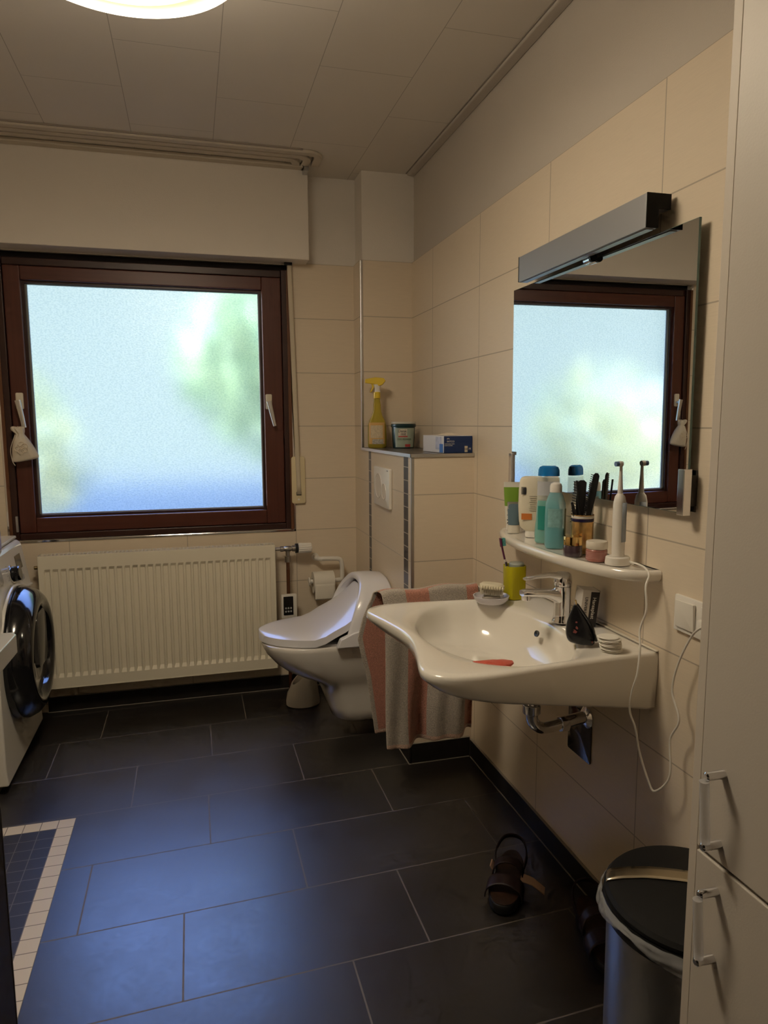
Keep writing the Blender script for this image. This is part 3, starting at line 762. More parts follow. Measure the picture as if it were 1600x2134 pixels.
# trap
t_ = thing('sink_trap', 'chrome drain pipe under the washbasin', 'drain pipe', (-.16, 1.62, .5))
ob('pipe', tube([(-.170, 1.62, .633), (-.170, 1.62, .56), (-.168, 1.62, .515), (-.150, 1.62, .492), (-.120, 1.62, .486), (-.03, 1.62, .500), (-.001, 1.62, .500)], .016, 20, 6), M_chrome, t_)
ob('union_nut', lathe([(.020, .530), (.024, .533), (.024, .556), (.020, .559)], 32).t(-.170, 1.62, 0), M_chrome, t_, bevel=.001)
ob('union_nut', cyl(.021, 0, .022, 8).rot(R(90), 'Y').t(-.085, 1.62, .490), M_chrome, t_, bevel=.001)
ob('wall_flange', lathe([(.030, 0), (.030, .004), (.020, .012), (.017, .013)], 32).xf(T((-.0008, 1.62, .500)) @ FACE_X), M_chrome, t_)
t_ = tag(ob('wall_cover_plate', slab(.118, .135, .006, 0, .004, .001).xf(T((-.0006, 1.655, .44)) @ FACE_X), mat('reflective_grey_plate', (.20, .18, .16), .12, .8), bevel=0), 'dark grey glossy cover plate on the wall under the washbasin', 'cover plate')

# ------------------------------------------------------------------ towel and rail
t_ = thing('towel_rail', 'white bent grip rail beside the washbasin carrying the towel', 'towel rail', (-.25, 2.11, .76))
ob('rail', tube([(-.002, 2.11, .755), (-.38, 2.11, .751), (-.425, 2.11, .750)], .010, 16, 6), M_white_pl, t_)
ob('wall_flange', lathe([(.026, 0), (.026, .005), (.012, .009)], 28).xf(T((-.0006, 2.11, .755)) @ FACE_X), M_white_pl, t_)
def towel_mat():
    m, nt, b = nm('striped_terry'); n = N(nt)
    uv = nt.nodes.new('ShaderNodeUVMap'); sp = nt.nodes.new('ShaderNodeSeparateXYZ'); nt.links.new(uv.outputs[0], sp.inputs[0])
    u = sp.outputs[0]
    fr = n.m('FRACT', n.m('ADD', n.m('DIVIDE', n.m('SUBTRACT', u, -.383), .212), 10))
    s = n.m('LESS_THAN', fr, .38)
    hem = n.m('LESS_THAN', sp.outputs[1], .03)
    c = n.mix(s, (.52, .46, .40), (.58, .26, .19))
    c = n.mix(hem, c, (.72, .50, .40))
    tc = nt.nodes.new('ShaderNodeTexCoord')
    no = nt.nodes.new('ShaderNodeTexNoise'); no.inputs['Scale'].default_value = 320; no.inputs['Detail'].default_value = 2
    nt.links.new(tc.outputs['Object'], no.inputs['Vector'])
    nt.links.new(n.mix(no.outputs['Fac'], (0, 0, 0), c), b.inputs['Base Color'])
    mr = n.m('ADD', n.m('MULTIPLY', no.outputs['Fac'], 1.2), .35)
    mm = nt.nodes.new('ShaderNodeVectorMath'); mm.operation = 'SCALE'; nt.links.new(c, mm.inputs[0]); nt.links.new(mr, mm.inputs['Scale'])
    nt.links.new(mm.outputs[0], b.inputs['Base Color'])
    b.inputs['Roughness'].default_value = .95; b.inputs['Sheen Weight'].default_value = .4
    bp = nt.nodes.new('ShaderNodeBump'); bp.inputs['Strength'].default_value = .9; bp.inputs['Distance'].default_value = .004
    nt.links.new(no.outputs['Fac'], bp.inputs['Height']); nt.links.new(bp.outputs[0], b.inputs['Normal'])
    return m
M_towel = towel_mat()
def towel_pt(u, v):
    """v 0 bottom of the near side .. 1 bottom of the far side; top fold at .5"""
    near = v < .5
    s = abs(v - .5) * 2          # 0 top, 1 bottom
    Ln = .515 if near else .50
    h = s * Ln
    x = -.463 + .336 * u
    if near:
        x = -.450 + (.324 if s > .1 else .324) * u - .012 * max(0, 1 - s * 10) * (1 - u) - .010 * s * u + .004 * s * math.sin(s * 6)
        y = 2.096 - .014 * min(1, s * 8) - s * .004
        y -= .030 * s ** .8 * (math.sin(u * 10.5 + .4) + .45 * math.sin(u * 23 + 2.0 * s)) * (.35 + .65 * s)
    else:
        tab = ((0, 0), (.08, -.020), (.2, -.045), (.33, -.062), (.45, -.050), (.6, -.032), (.8, -.018), (1.0, -.004))
        for (s0, d0), (s1, d1) in zip(tab, tab[1:]):
            if s0 <= s <= s1: dd = d0 + (d1 - d0) * (s - s0) / (s1 - s0)
        x += dd * (1 - u) ** 1.3
        y = 2.124 + .010 * min(1, s * 8) + .012 * s * math.sin(u * 8 + 1)
    z = .7675 - max(0, h - .01) if s > .04 else .7675 - .0
    if not near: z += .010 * u * s
    z += .004 * math.sin(u * 12) * (1 - s)
    z += .008 * u
    if near: z += -.004 * u * s - .010 * math.sin(u * 5.5) * s
    if s < .06:
        q = s / .06; y = 2.11 + (y - 2.11) * math.sin(q * PI / 2); z = .7675 + .008 * u + .0 - (.010) * (1 - math.cos(q * PI / 2)) * .8 + .004 * math.sin(u * 12) * (1 - s)
    return Vector((x, y, z))
NU, NV = 60, 120
g = grid(towel_pt, NU, NV)
g.uv = [(-.463 + .336 * (i / NU) - (0 if j / NV < .5 else .145), (1 - abs(j / NV - .5) * 2)) for j in range(NV + 1) for i in range(NU + 1)]
o = ob('bath_towel', g, M_towel, smooth=True, ang=180, solid=.006, sub=1)
tag(o, 'beige and coral striped terry towel hanging beside the washbasin', 'towel')
tb = ob('towel_hem', G(), M_towel, o) if False else None

# ------------------------------------------------------------------ ceramic wall shelf
SY0, SY1, SZ = 1.335, 2.075, .965
def shelf_loop(ins, z):
    lo = []; n = 48; cyy = (SY0 + SY1) / 2; hh = (SY1 - SY0) / 2 - ins
    for k in range(n + 1):
        a = PI * k / n
        s = math.sin(a); lo.append((-(.140 - ins) * s ** .75 - .0015 if 0 < k < n else -.0015, cyy - hh * math.cos(a) * (1 - .0 * s), z))
    return lo
t_ = thing('wall_shelf', 'white ceramic bow fronted shelf on the wall below the mirror', 'shelf', (-.06, 1.70, SZ - .02))
ob('shelf_board', loft([shelf_loop(.022, SZ - .026), shelf_loop(.008, SZ - .025), shelf_loop(.002, SZ - .018), shelf_loop(0, SZ - .009), shelf_loop(.003, SZ - .001), shelf_loop(.010, SZ + .0015), shelf_loop(.016, SZ), shelf_loop(.03, SZ - .001)]), M_ceramic, t_, ang=60)

Z = SZ + .0008
def oval(w_, h_, z, p=2.4, n=40):
    return [(w_ / 2 * math.copysign(abs(math.cos(a)) ** (2 / p), math.cos(a)), h_ / 2 * math.copysign(abs(math.sin(a)) ** (2 / p), math.sin(a)), z) for a in [2 * PI * k / n for k in range(n)]]
def wrapq(w_, h_, z0, z1, a0, a1, p=2.4, e=.0006, n=24, off=(0, 0)):
    """label patch wrapped on an oval bottle between two angles"""
    w_ += 2 * e; h_ += 2 * e
    L = []
    for z in (z0, z1):
        L.append([(off[0] + w_ / 2 * math.copysign(abs(math.cos(a)) ** (2 / p), math.cos(a)), off[1] + h_ / 2 * math.copysign(abs(math.sin(a)) ** (2 / p), math.sin(a)), z) for a in [R(a0 + (a1 - a0) * k / n) for k in range(n + 1)]])
    return loft(L, False, False, False)
def facing(px, py):  # rotation about z so local -y looks at the camera
    return math.atan2(-1.0166 - px, -(0 - py)) * -1

def place(g, x, y, z, a=0): return g.rot(a, 'Z').t(x, y, z)
FC = R(30)   # things on the shelf turned toward the door

# green skin cream tube standing on its cap
X, Y = -.052, 2.005; a = R(-22)
t_ = thing('cream_tube', 'green and white cream tube standing on its cap at the far shelf end', 'tube', (X, Y, Z))
L = [oval(.036, .036, 0), oval(.036, .036, .020)]
ob('cap', loft(L), M_white_pl, t_) ; t_.children[0].data.transform(Matrix.Identity(4))
tb_ = loft([oval(.038, .036, .0205), oval(.044, .034, .05), oval(.048, .026, .085), oval(.052, .014, .115), oval(.054, .004, .138), oval(.054, .0025, .150)])
M_green = mat('tube_green', (.20, .36, .04), .4)
bpy.data.objects.remove(t_.children[0])
ob('cap', place(loft(L), X, Y, Z, a), M_white_pl, t_)
ob('tube', place(tb_, X, Y, Z, a), mat('tube_white', (.78, .76, .68), .35), t_)
ob('green_band', place(loft([oval(.0462 + .001, .031, .075), oval(.0500 + .001, .022, .105), oval(.0535 + .001, .0085, .134)], False, False), X, Y, Z, a), M_green, t_)
text('Multilind', .020, T((X, Y, Z)) @ Matrix.Rotation(a, 4, 'Z') @ T((-.009, -.0185, .055)) @ FACE_Y @ Matrix.Rotation(R(90), 4, 'Z'), mat('print_navy', (.02, .03, .08), .5), t_)
# small grey tube
X, Y = -.075, 1.945; a = R(-20)
t_ = thing('small_tube', 'small grey striped tube with clear cap in front of the green tube', 'tube', (X, Y, Z))
ob('cap', place(loft([oval(.038, .030, 0), oval(.036, .028, .024)]), X, Y, Z, a), mat('frosted_cap', (.72, .68, .60), .25), t_)
ob('tube', place(loft([oval(.034, .026, .0245), oval(.036, .024, .04), oval(.038, .012, .078), oval(.038, .003, .094)]), X, Y, Z, a), mat('tube_blue_grey', (.13, .20, .25), .35), t_)
ob('crimped_end', place(loft([oval(.0395, .0125, .074), oval(.0395, .0034, .0945)], False, True), X, Y, Z, a), M_alu, t_)

# white lotion bottle standing on its cap
X, Y = -.058, 1.856; a = R(-30)
t_ = thing('lotion_bottle', 'white lotion bottle standing upside down behind the shampoo bottle', 'bottle', (X, Y, Z))
ob('cap', place(loft([oval(.040, .030, 0), oval(.042, .032, .012), oval(.040, .030, .018)]), X, Y, Z, a), M_white_pl, t_)
M_lotion = mat('lotion_white', (.78, .72, .58), .35)
ob('bottle', place(loft([oval(.040, .028, .0185), oval(.066, .034, .026), oval(.078, .038, .045), oval(.084, .040, .09), oval(.082, .040, .14), oval(.076, .036, .168), oval(.066, .030, .176), oval(.048, .02, .179)]), X, Y, Z, a), M_lotion, t_)
def flat(w_, h_, x, z, d, X, Y, a, m, name='label_print'):
    return ob(name, place(box(x - w_ / 2, x + w_ / 2, d - .0006, d, z - h_ / 2, z + h_ / 2), X, Y, Z, a), m, t_, smooth=False)
M_orange = mat('label_orange', (.72, .22, .05), .5); M_ink = mat('ink', (.04, .04, .05), .5); M_ink2 = mat('ink_grey', (.30, .27, .22), .6)
flat(.030, .018, -.016, .062, -.0200, X, Y, a, M_orange)
for k in range(9): flat(.0014 if k % 2 else .0008, .022, -.032 + .0016 * k, .138, -.0195, X, Y, a, M_ink, 'barcode_bar')
for k in range(8): flat(.022 - .003 * (k % 3), .0010, .002, .122 - .006 * k, -.0206, X, Y, a, M_ink2, 'text_line')
# shampoo bottle teal with blue cap
X, Y = -.070, 1.742; a = R(-30)
t_ = thing('shampoo_bottle', 'tall clear bottle half full of teal shampoo with blue cap', 'bottle', (X, Y, Z))
M_clearb = mat('clear_bottle', (.80, .92, .95), .05, alpha=.22)
M_teal = mat('teal_liquid', (.05, .40, .33), .10, coat=.5)
prof_ = ((0, .064, .034), (.006, .072, .040), (.03, .073, .040), (.07, .067, .038), (.11, .062, .036), (.14, .060, .034), (.165, .061, .032), (.184, .061, .031))
ob('bottle', place(loft([oval(w_, h_, z) for z, w_, h_ in prof_]), X, Y, Z, a), M_clearb, t_)
ob('shampoo', place(loft([oval(w_ - .003, h_ - .003, z + (.0015 if z == 0 else 0)) for z, w_, h_ in prof_[:5]] + [oval(.056, .031, .120)]), X, Y, Z, a), M_teal, t_, label='teal liquid filling')
ob('cap', place(loft([oval(.058, .031, .1885), oval(.058, .032, .192), oval(.057, .031, .205), oval(.050, .027, .213), oval(.034, .018, .2165)]), X, Y, Z, a), mat('blue_cap', (.02, .27, .75), .12, trans=.3), t_)
ob('label', place(wrapq(.0615, .035, .135, .174, 200, 330), X, Y, Z, a), mat('grey_label', (.52, .54, .58), .5), t_)
ob('label', place(wrapq(.070, .040, .040, .106, 225, 315), X, Y, Z, a), mat('teal_label', (.03, .30, .26), .5), t_)
# mouthwash bottle
X, Y = -.086, 1.672; a = R(-30)
t_ = thing('mouthwash_bottle', 'clear blue mouthwash bottle with white flip cap at the shelf middle', 'bottle', (X, Y, Z))
M_aqua = mat('aqua_clear', (.30, .66, .74), .05, alpha=.5)
prof_ = ((0, .046, .034), (.008, .054, .042), (.04, .055, .043), (.09, .055, .043), (.122, .052, .040), (.140, .040, .034), (.150, .030, .028))
ob('bottle', place(loft([oval(w_, h_, z, 2.8) for z, w_, h_ in prof_]), X, Y, Z, a), M_aqua, t_)
ob('mouthwash', place(loft([oval(w_ - .003, h_ - .003, z + (.0015 if z == 0 else 0), 2.8) for z, w_, h_ in prof_[:3]] + [oval(.052, .040, .052, 2.8)]), X, Y, Z, a), mat('aqua_liquid', (.09, .42, .45), .08, coat=.5), t_)
ob('cap', place(loft([oval(.032, .030, .1505, 2), oval(.032, .030, .166, 2), oval(.027, .025, .173, 2), oval(.013, .012, .177, 2)]), X, Y, Z, a), M_white_pl, t_)
ob('label', place(wrapq(.055, .043, .058, .108, 235, 305, 2.8), X, Y, Z, a), mat('mouthwash_label', (.25, .48, .50), .5, noise_amt=.2, noise_scale=80), t_)
ob('side_label', place(wrapq(.055, .043, .018, .108, 322, 352, 2.8), X, Y, Z, a), mat('olive_label', (.20, .22, .10), .5), t_)
# gold cup with combs
X, Y = -.052, 1.592
t_ = thing('gold_cup', 'gold cup with dark blue band holding combs at the shelf', 'cup', (X, Y, Z))
ob('cup', lathe([(.001, 0), (.026, 0), (.028, .004), (.028, .097), (.0295, .099), (.028, .100), (.0262, .097), (.0262, .006), (.001, .005)], 48).t(X, Y, Z), mat('gold_decor', (.62, .40, .16), .25, .75, noise_amt=.4, noise_scale=40), t_)
ob('band', lathe([(.0283, .082), (.0286, .083), (.0286, .089), (.0283, .090)], 48, False).t(X, Y, Z), mat('navy_band', (.02, .015, .06), .25), t_)
ob('white_band', lathe([(.0282, .0905), (.0284, .091), (.0284, .097)], 48, False).t(X, Y, Z), M_white_pl, t_)
def comb(name, label, base, top, w_, n, tl, side, cat='comb', thick=.004, grip=.35):
    b_ = Vector(base); q = Vector(top); d_ = (q - b_); Ln = d_.length; zz = d_.normalized()
    xx = Vector((.85, -.52, 0)); xx = (xx - zz * xx.dot(zz)).normalized(); yy = zz.cross(xx)
    Mx = Matrix(((xx.x, yy.x, zz.x, b_.x), (xx.y, yy.y, zz.y, b_.y), (xx.z, yy.z, zz.z, b_.z), (0, 0, 0, 1)))
    tt = thing(name, label, cat, base)
    ob('spine', loft([[(a_, b__, z_) for a_, b__ in rrect(ww, thick, thick * .4, 3)] for z_, ww in ((0, w_ * .6), (Ln * grip, w_ * .7), (Ln * .7, w_), (Ln * .97, w_ * .9), (Ln, w_ * .4))]).xf(Mx), M_black, tt)
    for k in range(n):
        z_ = Ln * grip + (Ln * (1 - grip) - .004) * k / n
        ob('tooth', box(-tl - w_ * .4 if side < 0 else w_ * .4, -w_ * .4 if side < 0 else w_ * .4 + tl, -thick * .25, thick * .25, z_, z_ + .0016).rot(R(14) * side * -1, 'Y', (0, 0, z_)).xf(Mx), M_black, tt, smooth=False)
    return tt
comb('comb', 'long black comb leaning right in the gold cup', (X - .002, Y - .004, Z + .012), (X + .012, Y - .040, Z + .208), .017, 24, .007, -1)
comb('hair_comb', 'wide toothed black hair comb behind the long comb in the gold cup', (X - .008, Y + .012, Z + .010), (X - .006, Y - .004, Z + .188), .024, 16, .013, -1, thick=.003)
t2 = tag(ob('eyeliner_pencil', tube([(X - .004, Y - .012, Z + .008), (X - .026, Y - .010, Z + .188)], .0026, 10), M_black), 'thin black pencil standing in the gold cup', 'pencil')
t2 = tag(ob('tweezers', loft([[(a_, b_, z_) for a_, b_ in rrect(w_, .004, .001, 2)] for z_, w_ in ((0, .008), (.10, .010), (.128, .006))]).rot(R(-14), 'Y').rot(R(-25), 'Z').t(X - .004, Y - .013, Z + .008), M_black), 'short dark tweezers at the left rim of the gold cup', 'tweezers')
t2 = thing('hand_cream_tube', 'small white tube standing in the gold cup', 'tube', (X + .010, Y, Z + .008))
ob('tube', loft([oval(.026, .022, 0), oval(.027, .016, .07), oval(.028, .004, .135)]).rot(R(-32), 'Z').rot(R(3), 'Y').t(X + .009, Y - .001, Z + .008), M_white_pl, t2)
ob('print', box(-.005, .005, -.0103, -.0093, .105, .128).rot(R(7), 'X').rot(R(-32), 'Z').t(X + .012, Y + .001, Z + .008), M_ink, t2, smooth=False)
# purple jar, gold lid
X, Y = -.098, 1.558
t_ = thing('purple_cream_jar', 'dark purple cream jar with gold lid in front of the gold cup', 'jar', (X, Y, Z))
ob('jar', lathe([(.001, 0), (.022, 0), (.0235, .003), (.0235, .026), (.0225, .028), (.001, .028)], 40).t(X, Y, Z), mat('purple_glass', (.07, .045, .06), .1, coat=.5), t_)
ob('lid', lathe([(.001, .0285), (.0232, .0285), (.0235, .030), (.0235, .048), (.0225, .0500), (.001, .0505)], 40).t(X, Y, Z), mat('polished_gold', (.80, .55, .22), .12, 1), t_)
# pink jar
X, Y = -.075, 1.486
t_ = thing('pink_cream_jar', 'pink cream jar with white lid beside the toothbrush charger', 'jar', (X, Y, Z))
ob('jar', lathe([(.001, 0), (.023, 0), (.0255, .003), (.0255, .027), (.0235, .0295), (.001, .0295)], 40).t(X, Y, Z), mat('pink_glass', (.42, .17, .14), .15, coat=.5), t_)
for k in range(5): ob('label_line', lathe([(.0257, .0), (.0259, .0004), (.0257, .0008)], 40, False).t(X, Y, Z + .008 + .0035 * k), mat('pale_pink_print', (.62, .36, .32), .4), t_)
ob('lid', lathe([(.001, .030), (.0245, .030), (.0255, .0315), (.0255, .046), (.024, .0485), (.001, .0487)], 40).t(X, Y, Z), mat('cream_lid', (.76, .70, .60), .3), t_)
# electric toothbrush on charger
X, Y = -.052, 1.432
t_ = thing('toothbrush_charger', 'round white toothbrush charger with cable at the near shelf end', 'charger', (X, Y, Z))
ob('base', loft([oval(.056, .050, 0), oval(.058, .052, .003), oval(.055, .049, .017), oval(.050, .044, .0195)]).t(X, Y, Z), M_white_pl, t_)
ob('cable_boot', cyl(.0032, 0, .012, 12).rot(R(110), 'Y').rot(R(-50), 'Z').t(X + .016, Y - .022, Z + .010), M_white_pl, t_)
cord = [(X + .018, Y - .026, Z + .008), (-.030, 1.388, Z + .008), (-.028, 1.362, Z + .004), (-.035, 1.335, Z - .008), (-.052, 1.322, .935), (-.055, 1.312, .886), (-.062, 1.322, .838), (-.070, 1.308, .80), (-.080, 1.300, .745), (-.083, 1.312, .70), (-.080, 1.322, .650), (-.070, 1.312, .61), (-.060, 1.308, .555), (-.050, 1.285, .495), (-.045, 1.270, .478), (-.040, 1.240, .51), (-.035, 1.232, .545), (-.033, 1.240, .612), (-.034, 1.214, .668), (-.034, 1.240, .722), (-.033, 1.226, .79), (-.032, 1.192, .858), (-.034, 1.165, .884), (-.036, 1.150, .888)]
o = ob('power_cord', tube(cord, .0024, 10, 6), M_white_pl, t_, label='thin white cable')
t_ = thing('electric_toothbrush', 'white electric toothbrush standing on its round charger', 'toothbrush', (X, Y, Z + .0198))
zb_ = Z + .020
ob('handle', loft([oval(w_, h_, z, 2.2) for z, w_, h_ in ((0, .028, .028), (.02, .029, .029), (.09, .029, .030), (.128, .028, .028), (.142, .022, .023), (.149, .012, .012))]).t(X, Y, zb_), M_white_pl, t_)
ob('grip_strip', loft([oval(.013, .004, z) for z in (.035, .13)]).rot(R(-35), 'Z').t(X + .0102, Y - .0118, zb_) if False else wrapq(.029, .0300, .035, .128, 262, 318, 2.2, .0009).t(X, Y, zb_), mat('grey_rubber', (.36, .40, .46), .5), t_, solid=.0008)
ob('brush_head', loft([oval(w_, w_, z, 2) for z, w_ in ((.149, .0125), (.165, .011), (.195, .0075), (.212, .0065))]).t(X, Y, zb_), M_white_pl, t_)
ob('head_cup', cyl(.0065, -.005, .005, 20).rot(R(90), 'Y').t(X - .002, Y, zb_ + .218), M_white_pl, t_, bevel=.001)
ob('bristles', cyl(.0058, 0, .008, 20).rot(R(-90), 'Y').t(X - .007, Y, zb_ + .218), mat('blue_bristles', (.15, .25, .45), .6, bump=.5, bump_scale=900), t_)

# ------------------------------------------------------------------ things on the basin
ZS = .7772
# yellow cup, toothbrush, clear glass
X, Y = -.098, 1.885
t_ = thing('yellow_cup', 'translucent yellow tumbler on the far corner of the washbasin', 'cup', (X, Y, ZS))
M_yel = mat('yellow_plastic', (.78, .70, .02), .12, trans=.35, ior=1.3)
ob('cup', loft([oval(.056, .056, 0, 3), oval(.060, .060, .003, 3), oval(.062, .062, .100, 3), oval(.058, .058, .100, 3), oval(.054, .054, .006, 3)]).t(X, Y, ZS), M_yel, t_)
t_ = thing('clear_glass', 'small clear glass turned upside down inside the yellow tumbler', 'glass', (X + .008, Y, ZS + .0065))
ob('tumbler', lathe([(.023, 0), (.023, .098), (.020, .102), (.001, .102), (.001, .098), (.019, .096), (.021, .0)], 40).t(X + .005, Y - .002, ZS + .0065), M_glass, t_)
t_ = thing('toothbrush', 'purple and white manual toothbrush leaning in the yellow tumbler', 'toothbrush', (X - .02, Y, ZS + .007))
pb = [(X - .0215, Y - .004, ZS + .014), (X - .027, Y - .003, ZS + .09), (X - .034, Y - .002, ZS + .120), (X - .040, Y - .001, ZS + .145), (X - .043, Y, ZS + .160)]
ob('handle', tube(pb[:3], [.0036, .0034, .003], 10, 5), mat('brush_white', (.74, .70, .64), .3), t_)
ob('neck', tube(pb[2:] + [(X - .046, Y, ZS + .178)], .0030, 10, 5), mat('brush_purple', (.12, .02, .07), .3), t_)
ob('grip_marks', tube([(X - .0268, Y - .0045, ZS + .094), (X - .031, Y - .004, ZS + .112)], .0036, 10), mat('brush_dark', (.03, .02, .03), .4), t_)
ob('head', loft([oval(.006, .012, z) for z in (0, .004, .022, .026)]).rot(R(-8), 'Y').t(X - .0445, Y, ZS + .158), mat('brush_purple2', (.12, .02, .07), .3), t_)
ob('bristles', box(0, .010, -.005, .005, 0, .023).rot(R(-8), 'Y').t(X - .0415, Y, ZS + .160), mat('bristle_teal', (.10, .35, .36), .7, noise_amt=.5, noise_scale=300), t_)
# soap dish & nail brush
X, Y = -.185, 1.858
t_ = thing('soap_dish', 'round grey white soap dish on the washbasin under the nail brush', 'soap dish', (X, Y, ZS))
ob('dish', lathe([(.001, 0), (.040, 0), (.050, .010), (.053, .020), (.050, .0205), (.046, .012), (.036, .006), (.001, .005)], 48).t(X, Y, ZS), mat('milky_dish', (.62, .60, .66), .2), t_)
ob('soap', loft([oval(.055, .034, z) for z in (0, .004, .010)] + [oval(.045, .026, .014)]).t(X, Y, ZS + .007), mat('soap_grey', (.48, .44, .38), .5), t_)
t_ = thing('nail_brush', 'cream nail brush with bristles resting on the soap dish', 'brush', (X, Y, ZS + .022))
a = R(-6); BM = T((X - .002, Y - .004, ZS + .026)) @ Matrix.Rotation(R(-20), 4, 'Z') @ Matrix.Rotation(R(3), 4, 'X') @ Matrix.Rotation(R(5), 4, 'Y')
ob('brush_back', loft([oval(.070, .034, .016), oval(.074, .038, .021), oval(.072, .036, .027), oval(.058, .026, .032)]).xf(BM), mat('cream_brush', (.72, .66, .50), .35), t_)
for k in range(9): ob('grip_rib', ball(.0055, 10, 8).sc(.6, .7, 1).t(-.030 + .0075 * k, -.0175, .022).xf(BM), mat('cream_brush2', (.72, .66, .50), .35), t_)
brs = G()
for i in range(15):
    for j in range(5):
        brs = brs + cyl(.0014, -.001, .016, 5).t(-.031 + .0044 * i, -.014 + .007 * j, 0)
ob('bristles', brs.xf(BM), mat('bristle_cream', (.66, .60, .46), .6), t_)
t_.children[-1]['kind'] = 'stuff'

# plaster box behind the tap
X, Y = -.038, 1.565
t_ = thing('plaster_box', 'small dark and white plaster carton leaning on the wall behind the tap', 'box', (X, Y, ZS))
BM = T((X - .012, Y, ZS)) @ Matrix.Rotation(R(-10), 4, 'Z') @ Matrix.Rotation(R(6), 4, 'Y')
ob('carton', box(-.026, .018, -.018, .030, .003, .098).xf(BM), mat('carton_white', (.66, .62, .58), .5), t_, bevel=.001)
ob('dark_panel', box(-.004, .0182, -.0186, -.0180, .003, .094).xf(BM), mat('carton_black', (.02, .016, .02), .3), t_, smooth=False)
ob('dark_side', box(.0181, .0187, -.018, .030, .003, .098).xf(BM), mat('carton_wine', (.10, .03, .03), .4), t_, smooth=False)
text('Hansaplast', .013, BM @ T((.006, -.0190, .052)) @ FACE_Y @ Matrix.Rotation(R(-90), 4, 'Z'), M_white_pl, t_)
text('UNIVERSAL', .011, BM @ T((-.015, -.0188, .052)) @ FACE_Y @ Matrix.Rotation(R(-90), 4, 'Z'), M_ink, t_)
# cosmetic bag
X, Y = -.138, 1.435
t_ = thing('cosmetic_pouch', 'black shiny pouch with floral print standing on the washbasin', 'pouch', (X, Y, ZS))
def pouch():
    L = []
    for z, w_, h_ in ((0, .050, .030), (.004, .064, .040), (.02, .072, .044), (.04, .064, .036), (.06, .046, .024), (.08, .024, .012), (.094, .010, .005)):
        lo = []
        for p in oval(w_, h_, z, 3, 40):
            q = Vector(p); nn_ = noise.noise(q * 48) * .012
            lo.append((q.x * (1 + nn_ * 12) - z * .18, q.y * (1 + nn_ * 10), q.z + (nn_ * .6 if z > 0 else 0)))
        L.append(lo)
    return loft(L).rot(R(-38), 'Z').t(X, Y, ZS + .001)
def pouch_mat():
    m, nt, b = nm('floral_black_lacquer'); n = N(nt); tc = nt.nodes.new('ShaderNodeTexCoord')
    v_ = nt.nodes.new('ShaderNodeTexNoise'); v_.inputs['Scale'].default_value = 38; v_.inputs['Detail'].default_value = 3; nt.links.new(tc.outputs['Object'], v_.inputs['Vector'])
    k = n.m('GREATER_THAN', v_.outputs['Fac'], .63)
    nt.links.new(n.mix(k, (.010, .010, .012), (.20, .06, .055)), b.inputs['Base Color']); b.inputs['Roughness'].default_value = .25
    return m
ob('pouch', pouch(), pouch_mat(), t_, sub=1, ang=180)
ob('zip', tube([(X + .022, Y - .026, ZS + .012), (X + .010, Y - .020, ZS + .05), (X - .010, Y - .004, ZS + .088), (X - .016, Y + .002, ZS + .098)], .0028, 8, 6), M_blackg, t_)
ob('zip_pull', tube([(X - .017, Y + .002, ZS + .097), (X - .021, Y + .0, ZS + .108)], .0022, 8), mat('brass2', (.55, .42, .22), .3, 1), t_)
# cotton pads
X, Y = -.100, 1.372
M_cot = mat('cotton', (.80, .77, .70), .95, bump=.6, bump_scale=500)
pad = ob('cotton_pad', loft([oval(.046, .046, 0, 2), oval(.050, .050, .0012, 2), oval(.046, .046, .0026, 2)]).t(0, 0, 0), M_cot, smooth=True)
pad.location = (X, Y, ZS); tag(pad, 'round white cotton pad in the small stack on the washbasin', 'cotton pad', 'stacked cotton pads')
for k in range(1, 12):
    c_ = pad.copy(); C.objects.link(c_)
    c_.location = (X + .0018 * math.sin(k * 2.1) - .0006 * k, Y + .0018 * math.cos(k * 1.7), ZS + .0029 * k); c_.rotation_euler = (R(2.0 * math.sin(k)) * .5, R(1.0 * math.cos(k * 2)), k)
# wash cloth in the basin
def cloth_pt(u, v):
    w_ = .05 + .0 * u
    x = -.475 + .150 * u; y = 1.385 + .035 * (v - .5) * 2 * (1 - .5 * abs(u - .45))
    z = .7495 + .016 * math.sin(v * PI) * math.sin(min(1, u * 1.3 + .08) * PI * .85) ** .6 + .004 * noise.noise(Vector((u * 6, v * 5, 1)))
    return Vector((x, y + .02 * u, z))
L = []
for k in range(17):
    u = k / 16; x = -.478 + .150 * u; r_ = .016 * math.sin(PI * min(.97, u * .92 + .06)) ** .5
    y0 = 1.412 - .012 * math.sin(u * PI)
    L.append([(x, y0 + 1.7 * r_ * math.cos(a) + .003 * noise.noise(Vector((u * 9, a, 0))), .758 + r_ * math.sin(a) * .8 + .004 * noise.noise(Vector((u * 14, a * 2, 5)))) for a in [2 * PI * j / 18 for j in range(18)]])
o = ob('wash_cloth', loft(L), mat('coral_terry', (.62, .085, .045), .95, bump=.8, bump_scale=500, sheen=.3), sub=1, ang=180)
o['label'] = 'crumpled coral wash cloth lying in the washbasin'; o['category'] = 'wash cloth'
ob('twisted_end', tube([(-.470, 1.412, .760), (-.480, 1.416, .766), (-.476, 1.424, .762), (-.488, 1.424, .762), (-.493, 1.418, .758)], .0042, 10, 5), mat('pink_terry', (.62, .12, .16), .95, bump=.8, bump_scale=500), o, label='pink looped end')

